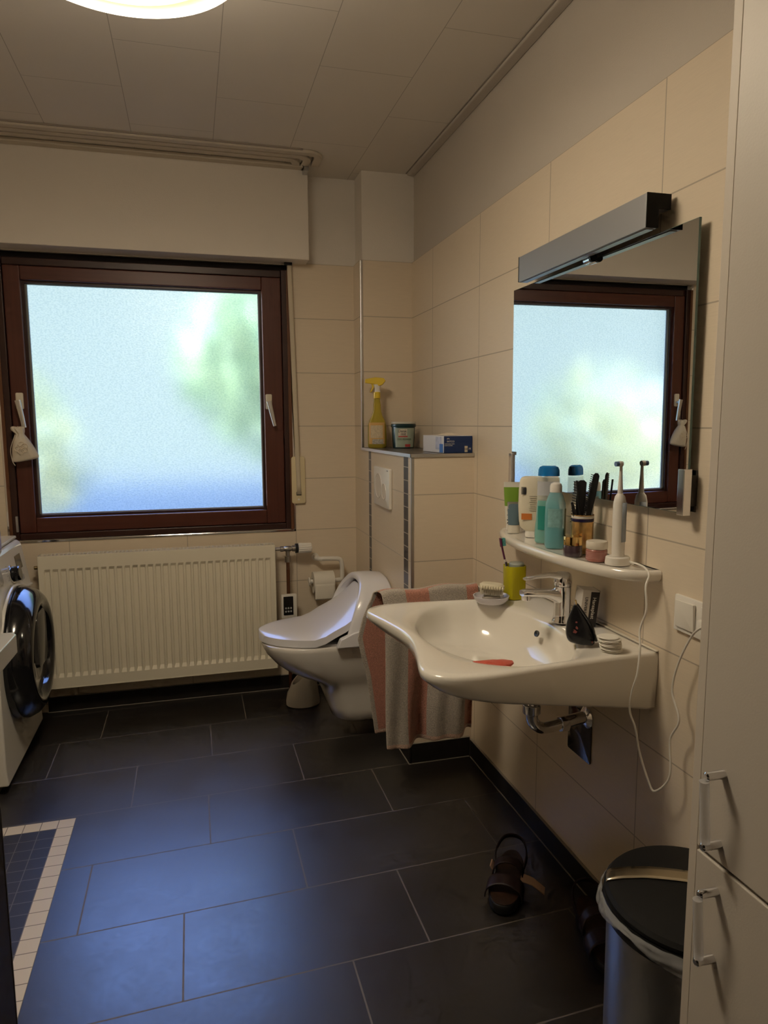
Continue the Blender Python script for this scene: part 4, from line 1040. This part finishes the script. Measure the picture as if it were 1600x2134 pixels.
# ------------------------------------------------------------------ mirror and lamp
mx0 = -.028; my = 1.648; mz = 1.4065
t_ = thing('wall_mirror', 'large frameless rectangular mirror on the right wall', 'mirror', (mx0, my, mz))
TILT = Matrix.Translation((mx0, my, mz)) @ Matrix.Rotation(R(MYAW), 4, 'Z') @ Matrix.Rotation(R(MTILT), 4, 'Y') @ Matrix.Translation((-mx0, -my, -mz))
ob('glass_body', box(mx0 + .0004, mx0 + .005, 1.241, 2.055, 1.108, 1.706).xf(TILT), M_glass_edge, t_, smooth=False, label='green glass edge')
ob('mirror_face', G([(mx0, 1.242, 1.109), (mx0, 2.054, 1.109), (mx0, 2.054, 1.705), (mx0, 1.242, 1.705)], [(0, 1, 2, 3)]).xf(TILT), M_mirror, t_, smooth=False)
for y_ in (1.231, 2.048):
    c_ = ob('clip', box(mx0 - .009, mx0 + .010, y_, y_ + .021, 1.106, 1.203), M_chrome, t_, bevel=.0015, label='chrome mirror clip')
    yb_ = y_ + .017 if y_ < 1.5 else y_ + .0
    ob('bracket', box(mx0 + .010, -.0012, y_ + .004, y_ + .010, 1.125, 1.19), mat('dark_bracket', (.06, .055, .05), .4, .6), c_)
    ob('bracket_plate', box(-.005, -.0010, yb_ - .012, yb_ + .030, 1.112, 1.200), mat('dark_bracket2', (.10, .095, .09), .3, .6), c_, bevel=.001)
t_ = thing('mirror_lamp', 'long grey box lamp mounted above the mirror', 'lamp', (-.04, 1.65, 1.745))
LPX = [(-.070, 1.7105), (-.070, 1.7815), (-.012, 1.7815), (-.012, 1.750), (-.041, 1.750), (-.041, 1.7105)]
ob('housing', loft([[(x, y, z) for x, z in LPX] for y in (1.350, 1.952)]), M_lampbox, t_, smooth=False, bevel=.0008)
for ya_, yb_ in ((1.347, 1.3498), (1.9522, 1.955)):
    ob('end_cap', loft([[(x + (-.0005 if x < -.03 else .0005), y, z) for x, z in LPX] for y in (ya_, yb_)]), mat('black_cap', (.012, .012, .012), .7, spec=.2), t_, smooth=False)
ob('light_strip', box(-.064, -.046, 1.356, 1.946, 1.7085, 1.7103), mat('unlit_diffuser', (.40, .41, .43), .3), t_, smooth=False, label='unlit glass strip underneath')
ob('wall_arm', box(-.0118, -.001, 1.40, 1.90, 1.752, 1.779), M_lampbox, t_, bevel=.002)
ob('mirror_clamp', lathe([(.008, 0), (.008, .030)], 20).rot(R(90), 'X').t(mx0 - .009, 1.640, 1.705), M_chrome, t_)
ob('clamp_head', lathe([(.010, 0), (.010, .008)], 20).rot(R(90), 'X').t(mx0 - .009, 1.611, 1.706), M_black, t_)

# ------------------------------------------------------------------ switch and socket
t_ = thing('switch_socket', 'white double frame with rocker switch and plug socket beside the cabinet', 'light switch', (-.001, 1.2, .888))
ob('frame', slab(.155, .080, .004, 0, .008, .002).xf(T((-.0004, 1.202, .888)) @ FACE_X), M_white_pl, t_)
ob('rocker', slab(.058, .060, .002, 0, .006, .0015).xf(T((-.0086, 1.240, .889)) @ FACE_X @ Matrix.Rotation(R(3), 4, 'X')), mat('rocker_white', (.82, .79, .73), .22), t_)
ob('socket', slab(.058, .060, .003, 0, .003, .001).xf(T((-.0086, 1.165, .889)) @ FACE_X), M_white_pl, t_)
ob('plug', slab(.035, .020, .004, 0, .022, .003).xf(T((-.0118, 1.160, .889)) @ FACE_X), M_white_pl, t_)

# ------------------------------------------------------------------ ledge things
# spray bottle
X, Y = -.198, 3.115; ZL2 = ZL + .0008
t_ = thing('spray_bottle', 'yellow trigger spray bottle standing on the tiled ledge', 'spray bottle', (X, Y, ZL2))
M_yspray = mat('yellow_clear', (.74, .60, .10), .1, trans=.55, ior=1.2)
ob('bottle', place(loft([oval(w_, h_, z, 2.8) for z, w_, h_ in ((0, .074, .05), (.006, .084, .056), (.05, .086, .058), (.10, .084, .056), (.125, .070, .048), (.145, .050, .040), (.165, .038, .034), (.195, .034, .032), (.222, .026, .026))]), X, Y, ZL2, R(-18)), M_yspray, t_)
ob('label', place(wrapq(.086, .058, .018, .115, 222, 318, 2.8, .0008), X, Y, ZL2, R(-18)), mat('orange_label', (.66, .40, .14), .5), t_)
ob('label_text_field', place(wrapq(.087, .059, .045, .102, 238, 300, 2.8, .0012), X, Y, ZL2, R(-18)), mat('cream_label', (.62, .52, .36), .5, noise_amt=.15, noise_scale=150), t_)
ob('barcode_field', place(wrapq(.087, .059, .018, .040, 250, 305, 2.8, .0012), X, Y, ZL2, R(-18)), mat('grey_label2', (.42, .40, .36), .5, noise_amt=.4, noise_scale=220), t_)
ob('collar', cyl(.0155, .223, .252, 24).t(X, Y, ZL2), mat('yellow_cap', (.80, .58, .04), .35), t_, bevel=.002)
M_yc = mat('yellow_cap2', (.80, .58, .04), .35)
hp = [(.036, .302), (.028, .314), (-.010, .318), (-.056, .310), (-.058, .293), (-.026, .288), (-.010, .285), (.004, .278), (.022, .284)]
HM = Matrix(((1, 0, 0, 0), (0, 0, -1, .009), (0, 1, 0, 0), (0, 0, 0, 1)))
ob('trigger_head', prism(hp, 0, .018).xf(HM).rot(R(-18), 'Z').t(X + .004, Y, ZL2), M_yc, t_, bevel=.003)
ob('neck_piece', loft([oval(.028, .024, .252), oval(.022, .018, .268), oval(.038, .017, .286)]).t(X + .002, Y, ZL2), M_white_pl, t_)
ob('trigger', prism([(-.022, .292), (-.016, .278), (-.022, .262), (-.032, .250), (-.036, .252), (-.028, .266), (-.026, .280), (-.032, .292)], 0, .010).xf(Matrix(((1, 0, 0, 0), (0, 0, -1, .005), (0, 1, 0, 0), (0, 0, 0, 1)))).rot(R(-18), 'Z').t(X + .004, Y, ZL2), M_yc, t_, bevel=.001)
# powder tub
X, Y = -.090, 3.06
t_ = thing('cleaner_tub', 'dark tub with white lid and printed label on the tiled ledge', 'tub', (X, Y, ZL2))
ob('tub', lathe([(.001, 0), (.046, 0), (.048, .003), (.053, .088), (.053, .10), (.001, .10)], 56).t(X, Y, ZL2), mat('tub_petrol', (.012, .040, .045), .3), t_)
ob('lid', lathe([(.0555, .094), (.0565, .096), (.0565, .106), (.0545, .108), (.001, .1085), (.001, .10)], 56, False).t(X, Y, ZL2), mat('lid_petrol', (.012, .045, .052), .3), t_)
ob('lid_top', cyl(.0545, .1085, .1175, 56).t(X, Y, ZL2), mat('lid_white', (.66, .64, .58), .4), t_, bevel=.001)
def coneband(z0, z1, a0, a1, e, n=28):
    rr = lambda z: .0482 + (.053 - .048) * z / .088 + e
    return loft([[(rr(z) * math.cos(R(a0 + (a1 - a0) * k / n)), rr(z) * math.sin(R(a0 + (a1 - a0) * k / n)), z) for k in range(n + 1)] for z in (z0, z1)], False, False, False)
def tub_mat():
    m, nt, b = nm('tub_label'); n = N(nt); tc = nt.nodes.new('ShaderNodeTexCoord')
    v_ = nt.nodes.new('ShaderNodeTexNoise'); v_.inputs['Scale'].default_value = 30; nt.links.new(tc.outputs['Object'], v_.inputs['Vector'])
    nt.links.new(n.mix(v_.outputs['Fac'], (.30, .36, .32), (.42, .50, .40)), b.inputs['Base Color']); return m
ob('label', coneband(.004, .090, 208, 318, .0004).t(X, Y, ZL2), tub_mat(), t_)
ob('label_panel', coneband(.055, .085, 228, 272, .0010).t(X, Y, ZL2), mat('label_ivory', (.70, .64, .54), .5), t_)
ob('red_stripe', coneband(.050, .0545, 228, 275, .0012).t(X, Y, ZL2), mat('label_red', (.50, .05, .05), .5), t_)
ob('red_swirl', coneband(.006, .018, 262, 292, .0012).t(X, Y, ZL2), mat('label_red2', (.45, .06, .06), .5), t_)
def curved_text(body, size, a_c, z, r, m, bold=0):
    ot = text(body, size, Matrix.Identity(4), m, None)
    for v_ in ot.data.vertices:
        x_, y_, q = v_.co; an = R(a_c) + x_ / r
        v_.co = ((r + q) * math.cos(an), (r + q) * math.sin(an), z + y_)
    ot.parent = t_; ot.location = (0, 0, 0); return ot
curved_text('Denk', .018, 248, .076, .0545, M_ink)
curved_text('mit', .018, 254, .063, .0545, M_ink)
curved_text('OXI POWER', .0115, 258, .040, .0540, mat('print_green', (.10, .16, .08), .5))
# glove box
t_ = thing('glove_box', 'white and navy carton of disposable gloves on the ledge corner', 'box', (-.062, 2.56, ZL2))
BM = T((-.0615, 2.572, ZL2)) @ Matrix.Rotation(R(1), 4, 'Z')
def bmk(name, g, m, **k): return ob(name, g.xf(BM), m, t_, **k)
bmk('carton', box(-.057, .057, -.115, .115, 0, .064), mat('carton_pale', (.70, .70, .74), .5), bevel=.0012)
bmk('navy_front', box(-.0565, .0565, -.1158, -.1152, .0006, .0632), mat('navy_print', (.012, .035, .13), .4), smooth=False)
bmk('blue_patch', box(-.0578, -.0572, -.108, -.072, .002, .034), mat('blue_print', (.03, .15, .50), .4), smooth=False)
bmk('pale_swoosh', box(-.0577, -.0572, -.090, -.030, .012, .060), mat('swoosh_print', (.45, .48, .62), .5, noise_amt=.3, noise_scale=30), smooth=False)
bmk('count_patch', box(.026, .038, -.1162, -.1157, .003, .026), mat('cream_patch', (.66, .58, .44), .5), smooth=False)
ftext = lambda s_, sz, x_, z_, m_, **k: text(s_, sz, BM @ T((x_, -.1164, z_)) @ FACE_Y, m_, t_, **k)
ftext('100', .0095, .032, .014, M_ink); ftext('M', .012, .047, .015, M_white_pl)
ftext('INTCO', .0095, -.045, .043, M_white_pl, ax='LEFT'); ftext('DISPOSABLE VINYL', .0048, -.054, .034, M_white_pl, ax='LEFT'); ftext('EXAM GLOVES', .0048, -.054, .028, M_white_pl, ax='LEFT')
for k in range(5):
    an = R(30 + 30 * k)
    bmk('logo_ray', box(.003, .0065, -.0005, 0, -.0007, .0007).rot(-an, 'Y').t(-.040, -.1160, .050), M_white_pl, smooth=False)
def tuft(u, v):
    x = -.03 + .06 * u; y = -.06 + .09 * v
    return BM @ Vector((x, y, .0655 + .010 * math.sin(PI * u) ** .5 * math.sin(PI * v) ** .5 * (.7 + .6 * noise.noise(Vector((u * 5, v * 6, 2))))))
ob('glove_tuft', grid(tuft, 20, 20), mat('vinyl_cream', (.70, .62, .50), .4), t_, solid=.001, ang=180, label='crumpled cream gloves in the opening')

# ------------------------------------------------------------------ sachet on the window handle
t_ = thing('lavender_sachet', 'cream fabric sachet hanging from the left window handle', 'sachet', (-1.70, sy0 - .045, 1.2))
yc = sy0 - .050
L = []
for z, x0_, x1_, th in ((1.142, -1.752, -1.738, .004), (1.148, -1.758, -1.700, .012), (1.156, -1.757, -1.655, .018), (1.166, -1.757, -1.650, .022), (1.19, -1.756, -1.660, .030), (1.22, -1.752, -1.676, .032), (1.245, -1.744, -1.692, .026), (1.258, -1.737, -1.702, .016), (1.262, -1.735, -1.705, .014), (1.272, -1.748, -1.700, .018), (1.284, -1.756, -1.702, .020), (1.292, -1.758, -1.700, .014)):
    n = 36; cx = (x0_ + x1_) / 2; hw = (x1_ - x0_) / 2
    L.append([(cx + hw * math.cos(a), yc + th * math.sin(a) * (1 + (.35 * math.sin(a * 7) if z > 1.255 else .05 * math.sin(a * 5))), z + (.006 * math.sin(a * 5) if z > 1.28 else 0)) for a in [2 * PI * j / n for j in range(n)]])
M_linen = mat('cream_linen', (.72, .66, .56), .9, bump=.5, bump_scale=700)
ob('pouch', loft(L), M_linen, t_, ang=180, sub=1)
for k in range(5):
    an = R(200 + 62 * k); cx_, cz_ = -1.712 + .015 * math.cos(an), 1.205 + .015 * math.sin(an)
    ob('embroidered_petal', tube([(cx_ + .012 * math.cos(q), yc - .0345 + .0015 * abs(math.sin(q)), cz_ + .010 * math.sin(q)) for q in [2 * PI * j / 16 for j in range(17)]], .0010, 6), mat('embroidery', (.80, .70, .56), .8), t_)
ob('drawstring', tube([(-1.712, yc + .004, 1.285), (-1.706, yc + .004, 1.30), (-1.712, yc + .012, 1.392), (-1.722, yc + .018, 1.400), (-1.726, yc + .012, 1.390), (-1.712, yc + .0, 1.30), (-1.716, yc - .004, 1.280)], .0011, 6, 4), M_linen, t_)
ob('drawstring', tube([(-1.737, yc - .01, 1.260), (-1.758, yc - .012, 1.20), (-1.755, yc - .01, 1.15), (-1.745, yc - .01, 1.128)], .0013, 6, 5), M_linen, t_)

# ------------------------------------------------------------------ waste bin
BX, BY, BR, BZ = -.168, .992, .150, .432
t_ = thing('pedal_bin', 'round steel waste bin with black lid between wall and cabinet', 'waste bin', (BX, BY, 0))
ob('body', lathe([(.001, .012), (BR - .008, .012), (BR - .006, .02), (BR - .004, BZ - .035), (.001, BZ - .034)], 72).t(BX, BY, 0), M_steel, t_)
ob('base_ring', lathe([(.001, .001), (BR - .002, .001), (BR, .004), (BR, .018), (BR - .004, .020), (.001, .0205)], 72).t(BX, BY, 0), M_black, t_)
ob('rim', lathe([(BR - .006, BZ - .036), (BR + .002, BZ - .034), (BR + .004, BZ - .010), (BR + .002, BZ - .002), (BR - .01, BZ)], 72, False).t(BX, BY, 0), M_black, t_)
LP = [(BR + .001, BZ + .001), (BR + .002, BZ + .008), (BR - .004, BZ + .015), (BR - .03, BZ + .021), (BR - .07, BZ + .026), (.001, BZ + .028)]
ob('lid', lathe([(.001, BZ + .0005)] + LP, 72).t(BX, BY, 0), mat('lid_black', (.009, .009, .0095), .6, spec=.3), t_)
def lidz(r):
    pts = [(p[0], p[1]) for p in LP][::-1]
    for i in range(len(pts) - 1):
        if pts[i][0] <= r <= pts[i + 1][0]:
            q = (r - pts[i][0]) / (pts[i + 1][0] - pts[i][0]); return pts[i][1] + q * (pts[i + 1][1] - pts[i][1])
    return BZ + .01
def band_pt(u, v):
    A = Vector((-.308 + .012, 1.082)); B = Vector((-.060, .952)); nrm_ = Vector((.46, .89)).normalized()
    p = A.lerp(B, u) + nrm_ * ((v - .5) * .036 + .010 * math.sin(u * PI)) - Vector((BX, BY))
    r = min(p.length, BR - .001)
    if p.length > r: p = p * (r / p.length)
    return Vector((BX + p.x, BY + p.y, lidz(r) + .0022))
ob('lid_band', grid(band_pt, 30, 4), mat('brushed_brass_steel', (.58, .52, .40), .25, 1), t_, solid=.0015, ang=180, label='brushed metal strip across the lid')
def bag_pt(u, v):
    a = R(118 + 200 * u); d_ = .5 + .5 * math.sin(u * 17 + 1.3) * math.sin(u * 5.1)
    env = min(1, u * 8, (1 - u) * 8)
    ln = (.004 + .024 * (abs(math.sin(u * PI * 2.3 + .5)) ** 1.2)) * env + .003
    r = BR + .006 + .008 * env * math.sin(v * 2) + .003 * noise.noise(Vector((u * 30, v * 3, 0)))
    return Vector((BX + r * math.cos(a), BY + r * math.sin(a), BZ + .002 - ln * v - .003))
M_bag = mat('clear_bin_liner', (.80, .82, .86), .2, trans=.6, ior=1.1, bump=.8, bump_scale=90, alpha=.55)
ob('bin_liner', grid(bag_pt, 120, 8), M_bag, t_, ang=180, solid=.0005, label='crinkled clear bag sticking out under the lid')

# ------------------------------------------------------------------ sandals
def sandal(px_, py_, rotz, label, tips=True):
    tt = thing('sandal', label, 'sandal', (px_, py_, 0), 'dark sandals on the floor')
    Mz = T((px_, py_, .001)) @ Matrix.Rotation(rotz, 4, 'Z') @ Matrix.Diagonal((1.22, 1.03, .92, 1))
    def sole(sx, z, up=0):
        n = 40; lo = []
        for k in range(n):
            a = 2 * PI * k / n; y = .122 * math.sin(a); t = (y + .122) / .244      # toe at -y
            w_ = .043 - .010 * t - .007 * math.sin(PI * min(1, max(0, (t - .3) / .45))) if True else 0
            c_ = math.cos(a); x = w_ * math.copysign(abs(c_) ** .8, c_) * sx
            lo.append((x, y * (1 if sx > .97 else .98), z + up * ((1 - t) ** 3) + .012 * t * (1 if z > .004 else 0)))
        return lo
    ob('sole', loft([sole(.94, 0, .004), sole(1, .004, .006), sole(1.0, .022, .008), sole(.96, .025, .008)]).xf(Mz), mat('sole_black', (.008, .007, .007), .6), tt, ang=50)
    ob('footbed', loft([sole(.93, .0252, .008), sole(.90, .0275, .008)]).xf(Mz), mat('footbed_tan', (.045, .022, .013), .5, noise_amt=.4, noise_scale=30), tt)
    M_lea = mat('brown_leather', (.022, .009, .008), .45)
    def strap(y0, y1, h, w0):
        def fn(u, v):
            a = PI * u; y = y0 + (y1 - y0) * v
            t = (y + .122) / .244
            return Mz @ Vector((-(w0) * math.cos(a), y + .012 * math.sin(a), .022 + .012 * t + h * math.sin(a) ** .7))
        return grid(fn, 20, 6)
    ob('toe_strap', strap(-.088, -.040, .040, .041), M_lea, tt, solid=.003, ang=180)
    ob('instep_strap', strap(-.012, .018, .052, .035), M_lea, tt, solid=.003, ang=180)
    hs = [(-.030, .028, .035), (-.036, .07, .062), (-.024, .110, .082), (0, .121, .088), (.024, .110, .082), (.036, .07, .062), (.030, .028, .035)]
    ob('heel_strap', tube([Mz @ Vector(p) for p in hs], .007, 8, 6, sec=[(-.3, -1), (.3, -1), (.3, 1), (-.3, 1)]), M_lea, tt, ang=60)
    if tips:
        Mp = mat('strap_lining', (.42, .27, .19), .6)
        ob('buckle_flap', loft([[(x, y, z) for x, y in ((-.006, -.016), (.006, -.016), (.006, .016), (-.006, .016))] for z in (0, .003)]).rot(R(60), 'Y').t(-.040, .022, .048).xf(Mz), Mp, tt, label='pale strap lining')
        ob('open_strap', loft([[(.03 + .055 * t, .01 - .02 * t, .045 - .014 * t + e) , (.03 + .055 * t, -.022 - .015 * t, .043 - .014 * t + e)] + [(.03 + .055 * t, -.022 - .015 * t, .046 - .014 * t + e), (.03 + .055 * t, .01 - .02 * t, .048 - .014 * t + e)] for t, e in ((0, 0), (.5, .006), (1, -.004))]).xf(Mz), Mp, tt, label='pale open strap end')
    return tt
sandal(-.205, 1.672, R(-33), 'dark brown open toed sandal with pale strap lining lying on the floor')
sandal(-.075, 1.42, R(-14), 'black sandal in the shadow between the waste bin and wall', False)

# ------------------------------------------------------------------ cabinet
dc = .320
t_ = thing('tall_cabinet', 'tall greige cabinet with two doors at the right edge', 'cabinet', (-.16, .52, 0))
cy1 = .826; cy0 = .22; cz1 = 1.98
fr = -dc + .0155
ob('side_panel', box(-dc + .001, -.001, cy1 - .016, cy1, .002, cz1), M_cab_side, t_, bevel=.0008)
ob('side_panel', box(-dc + .001, -.001, cy0, cy0 + .016, .002, cz1), M_cab_side, t_, bevel=.0008)
ob('carcass', box(fr, -.001, cy0 + .016, cy1 - .016, cz1 - .016, cz1) + box(fr, -.001, cy0 + .016, cy1 - .016, .065, .081) + box(-.008, -.001, cy0 + .016, cy1 - .016, .081, cz1 - .016) + box(-dc + .02, -.012, cy0 + .016, cy1 - .016, .002, .064) + box(fr, -.008, cy0 + .016, cy1 - .016, .672, .688), M_cab_side, t_)
def cab_handle(door, y_, za, zb__):
    h = ob('handle', tube([(-dc - .027, y_, za + .006), (-dc - .034, y_, zb__ - .006)], .0068, 16), M_acryl, door, label='clear acrylic bar handle')
    for z_ in (za, zb__):
        ob('handle_post', lathe([(.0065, -.002), (.0065, .026), (.0062, .030), (.004, .032)], 20).xf(T((-dc - .001, y_, z_)) @ FACE_X), M_chrome, h)
d1_ = ob('door', box(-dc - .003, -dc + .014, cy0 + .003, cy1 - .0205, .684, cz1 - .004), M_cab, t_, bevel=.002, label='upper door')
d2__ = ob('door', box(-dc - .003, -dc + .014, cy0 + .003, cy1 - .0205, .065, .678), M_cab, t_, bevel=.002, label='lower door')
cab_handle(d1_, .762, .712, .816)
cab_handle(d2__, .762, .536, .640)

# ------------------------------------------------------------------ room door leaf
t_ = thing('room_door', 'dark open door leaf with angled metal lever at the left edge', 'door', (-1.305, .6, 0))
ob('leaf', box(-1.325, -1.287, .13, 1.0, .008, 2.0), mat('door_dark_brown', (.022, .016, .013), .5), t_, bevel=.002)
ob('edge_strip', box(-1.3255, -1.2865, 1.0002, 1.003, .008, 2.0), mat('door_edge_grey', (.07, .06, .055), .5), t_)
hp_ = ob('lever_handle', loft([[(x, y, 1.046), (x2, y2, 1.046), (x2, y2, 1.022), (x, y, 1.022)] for x, y, x2, y2 in ((-1.2868, .936, -1.2868, .914), (-1.2400, .936, -1.2560, .912), (-1.2340, .926, -1.2540, .905), (-1.2360, .80, -1.2540, .80))]), M_alu, t_, bevel=.0015)
ob('rosette', slab(.05, .16, .004, 0, .004, .001).xf(T((-1.2868, .925, 1.0)) @ FACE_PX), M_alu, t_)
SKY = 1.0; SUN = 1.2; LAMP = 22.5; LAMPC = (1.0, .85, .64); EXPO = 0.0
SKY_H = (.72, .92, .97); SKY_U = (2.3, 3.8, 9.6); SKY_L = (24.0, 24.0, 26.0)

# ------------------------------------------------------------------ outside the window
def foliage(name, c, r, col, n, label, seed=0, sq=(1, 1, 1)):
    rnd = random.Random(seed)
    v = []; f = []
    for i in range(n):
        d = Vector((rnd.gauss(0, 1), rnd.gauss(0, 1), rnd.gauss(0, 1))).normalized() * (rnd.random() ** .35)
        p = Vector((c[0] + d.x * r * sq[0], c[1] + d.y * r * sq[1], max(.02 - .9, c[2] + d.z * r * sq[2])))
        s = r * rnd.uniform(.10, .19)
        a = Vector((rnd.gauss(0, 1), rnd.gauss(0, 1), rnd.gauss(0, .6))).normalized(); b = a.cross(Vector((rnd.random(), rnd.random(), 1))).normalized()
        k = len(v)
        v += [p - a * s, p + b * s * .45, p + a * s, p - b * s * .45]; f.append((k, k + 1, k + 2, k + 3))
    t_ = thing(name, label, 'tree' if 'tree' in name else 'bush', (c[0], c[1], -.9))
    m = mat(name + '_leaf', col, .6); 
    ob('crown', G(v, f), m, t_, smooth=False)
    ob('trunk', tube([(c[0], c[1], -.9), (c[0] + .05, c[1], c[2])], r * .07, 8), mat('bark', (.12, .08, .05), .9), t_)
struct('ground_garden', box(-14, 14, YF + .26, 30, -1.0, -.9), mat('lawn', (.07, .11, .04), .9, noise_amt=.3, noise_scale=3))
struct('ground_terrace', box(-6, 6, YF + .3, 6.2, -.9, -.86), mat('terrace_paving', (.13, .15, .19), .6, noise_amt=.1))
struct('backdrop_blue', box(-7, 7, 8.2, 8.4, -.9, .72), mat('blue_grey_backdrop', (.10, .15, .20), .8, noise_amt=.1))  # invented backdrop, added to turn the lower pane bluish
foliage('garden_tree', (-.30, 5.9, 1.72), .80, (.34, .46, .25), 1300, 'light green tree beyond the frosted window on the right', 3, (1, .8, .9))
foliage('garden_bush', (-2.35, 5.5, 1.08), .66, (.66, .66, .36), 800, 'yellow green bush beyond the frosted window on the left', 5)
foliage('garden_bush', (-.95, 4.75, .46), .32, (.03, .08, .06), 400, 'dark green bush beyond the lower right of the window', 7, (1.5, 1, .8))
w = bpy.data.worlds.new('sky'); S.world = w; w.use_nodes = True
nt = w.node_tree; bg = nt.nodes['Background']
n = N(nt)
tcw = nt.nodes.new('ShaderNodeTexCoord'); spw = nt.nodes.new('ShaderNodeSeparateXYZ'); nt.links.new(tcw.outputs['Generated'], spw.inputs[0])
def sstep(x, a, b):
    m_ = nt.nodes.new('ShaderNodeMapRange'); m_.interpolation_type = 'SMOOTHSTEP'
    m_.inputs['From Min'].default_value = a; m_.inputs['From Max'].default_value = b
    nt.links.new(x, m_.inputs['Value']); return m_.outputs[0]
# hazy horizon, deeper and brighter blue overhead, left side boosted to light the right wall
up = sstep(spw.outputs[2], .22, .62); left = sstep(n.m('MULTIPLY', spw.outputs[0], -1), .54, .88)
c0 = n.mix(up, SKY_H, SKY_U); c1 = n.mix(n.m('MULTIPLY', left, n.m('SUBTRACT', 1, n.m('MULTIPLY', up, .5))), c0, SKY_L)
nt.links.new(c1, bg.inputs[0]); bg.inputs[1].default_value = SKY
sl = bpy.data.lights.new('sun', 'SUN'); sl.energy = SUN; sl.angle = R(.6); sl.color = (1, .93, .82)
so = bpy.data.objects.new('sun', sl); C.objects.link(so)
so.rotation_euler = (R(48), 0, R(-25))      # light travels away from the house, down into the garden

# pendant lamp
def lamp_mat():
    """opal glass lit by a bulb in the middle: brightest in the centre, dimmer at the rim"""
    m, nt, b = nm('lit_opal_glass'); g, P = xyz(nt); n = N(nt)
    dx = n.m('ADD', P[0], 1.12); dy = n.m('SUBTRACT', P[1], 1.555)
    r = n.m('SQRT', n.m('ADD', n.m('MULTIPLY', dx, dx), n.m('MULTIPLY', dy, dy)))
    q = nt.nodes.new('ShaderNodeMapRange'); q.interpolation_type = 'SMOOTHSTEP'
    q.inputs['From Min'].default_value = .165; q.inputs['From Max'].default_value = .20; q.inputs['To Min'].default_value = LAMP * 1.75; q.inputs['To Max'].default_value = .98
    nt.links.new(r, q.inputs['Value']); nt.links.new(q.outputs[0], b.inputs['Emission Strength'])
    fq = nt.nodes.new('ShaderNodeMapRange'); fq.inputs['From Min'].default_value = .165; fq.inputs['From Max'].default_value = .20; nt.links.new(r, fq.inputs['Value'])
    nt.links.new(n.mix(fq.outputs[0], LAMPC, (1.0, .84, .42)), b.inputs['Emission Color'])
    b.inputs['Base Color'].default_value = (.5, .45, .3, 1); return m
t_ = thing('ceiling_lamp', 'lit round opal glass ceiling lamp at the top left', 'lamp', (-1.12, 1.575, ZC))
LZ = 2.215
ob('shade', lathe([(.238, LZ + .012), (.243, LZ + .002), (.248, LZ + .0), (.252, LZ + .004), (.252, LZ + .10), (.235, LZ + .135), (.10, LZ + .145), (.10, LZ + .14)], 72, False).t(-1.12, 1.555, 0), mat('opal_rim', (.55, .48, .38), .4, emit=LAMPC, estr=LAMP * .28), t_)
ob('diffuser', lathe([(.0005, LZ - .012), (.10, LZ - .010), (.19, LZ - .003), (.239, LZ + .012)], 72, False).t(-1.12, 1.555, 0), lamp_mat(), t_)
ob('ceiling_rose', cyl(.06, LZ + .13, ZC - .001).t(-1.12, 1.555, 0), M_white_pl, t_)

# camera
cam = bpy.data.cameras.new('camera'); co = bpy.data.objects.new('camera', cam); C.objects.link(co)
a, b, c = R(15.2461), R(7.2567), R(-.2804)
F = Vector((math.sin(a) * math.cos(b), math.cos(a) * math.cos(b), -math.sin(b)))
r_ = F.cross(Vector((0, 0, 1))).normalized(); u_ = r_.cross(F)
r2 = r_ * math.cos(c) + u_ * math.sin(c); u2 = -r_ * math.sin(c) + u_ * math.cos(c)
M = Matrix((( r2.x, u2.x, -F.x, -1.0166), (r2.y, u2.y, -F.y, 0), (r2.z, u2.z, -F.z, 1.3016), (0, 0, 0, 1)))
co.matrix_world = M
cam.sensor_fit = 'VERTICAL'; cam.sensor_height = 36; cam.lens = 36 * 1459.73 / 2134; cam.clip_start = .02
S.camera = co
S.view_settings.view_transform = 'Standard'; S.view_settings.look = 'None'; S.view_settings.gamma = 1; S.view_settings.use_curve_mapping = False
S.view_settings.exposure = EXPO

cy_ = S.cycles
cy_.use_denoising = True; cy_.use_adaptive_sampling = True; cy_.adaptive_threshold = .05; cy_.adaptive_min_samples = 12; cy_.max_bounces = 8; cy_.diffuse_bounces = 4; cy_.glossy_bounces = 4; cy_.transmission_bounces = 8; cy_.transparent_max_bounces = 8
cy_.sample_clamp_indirect = 6; cy_.caustics_reflective = False; cy_.caustics_refractive = False
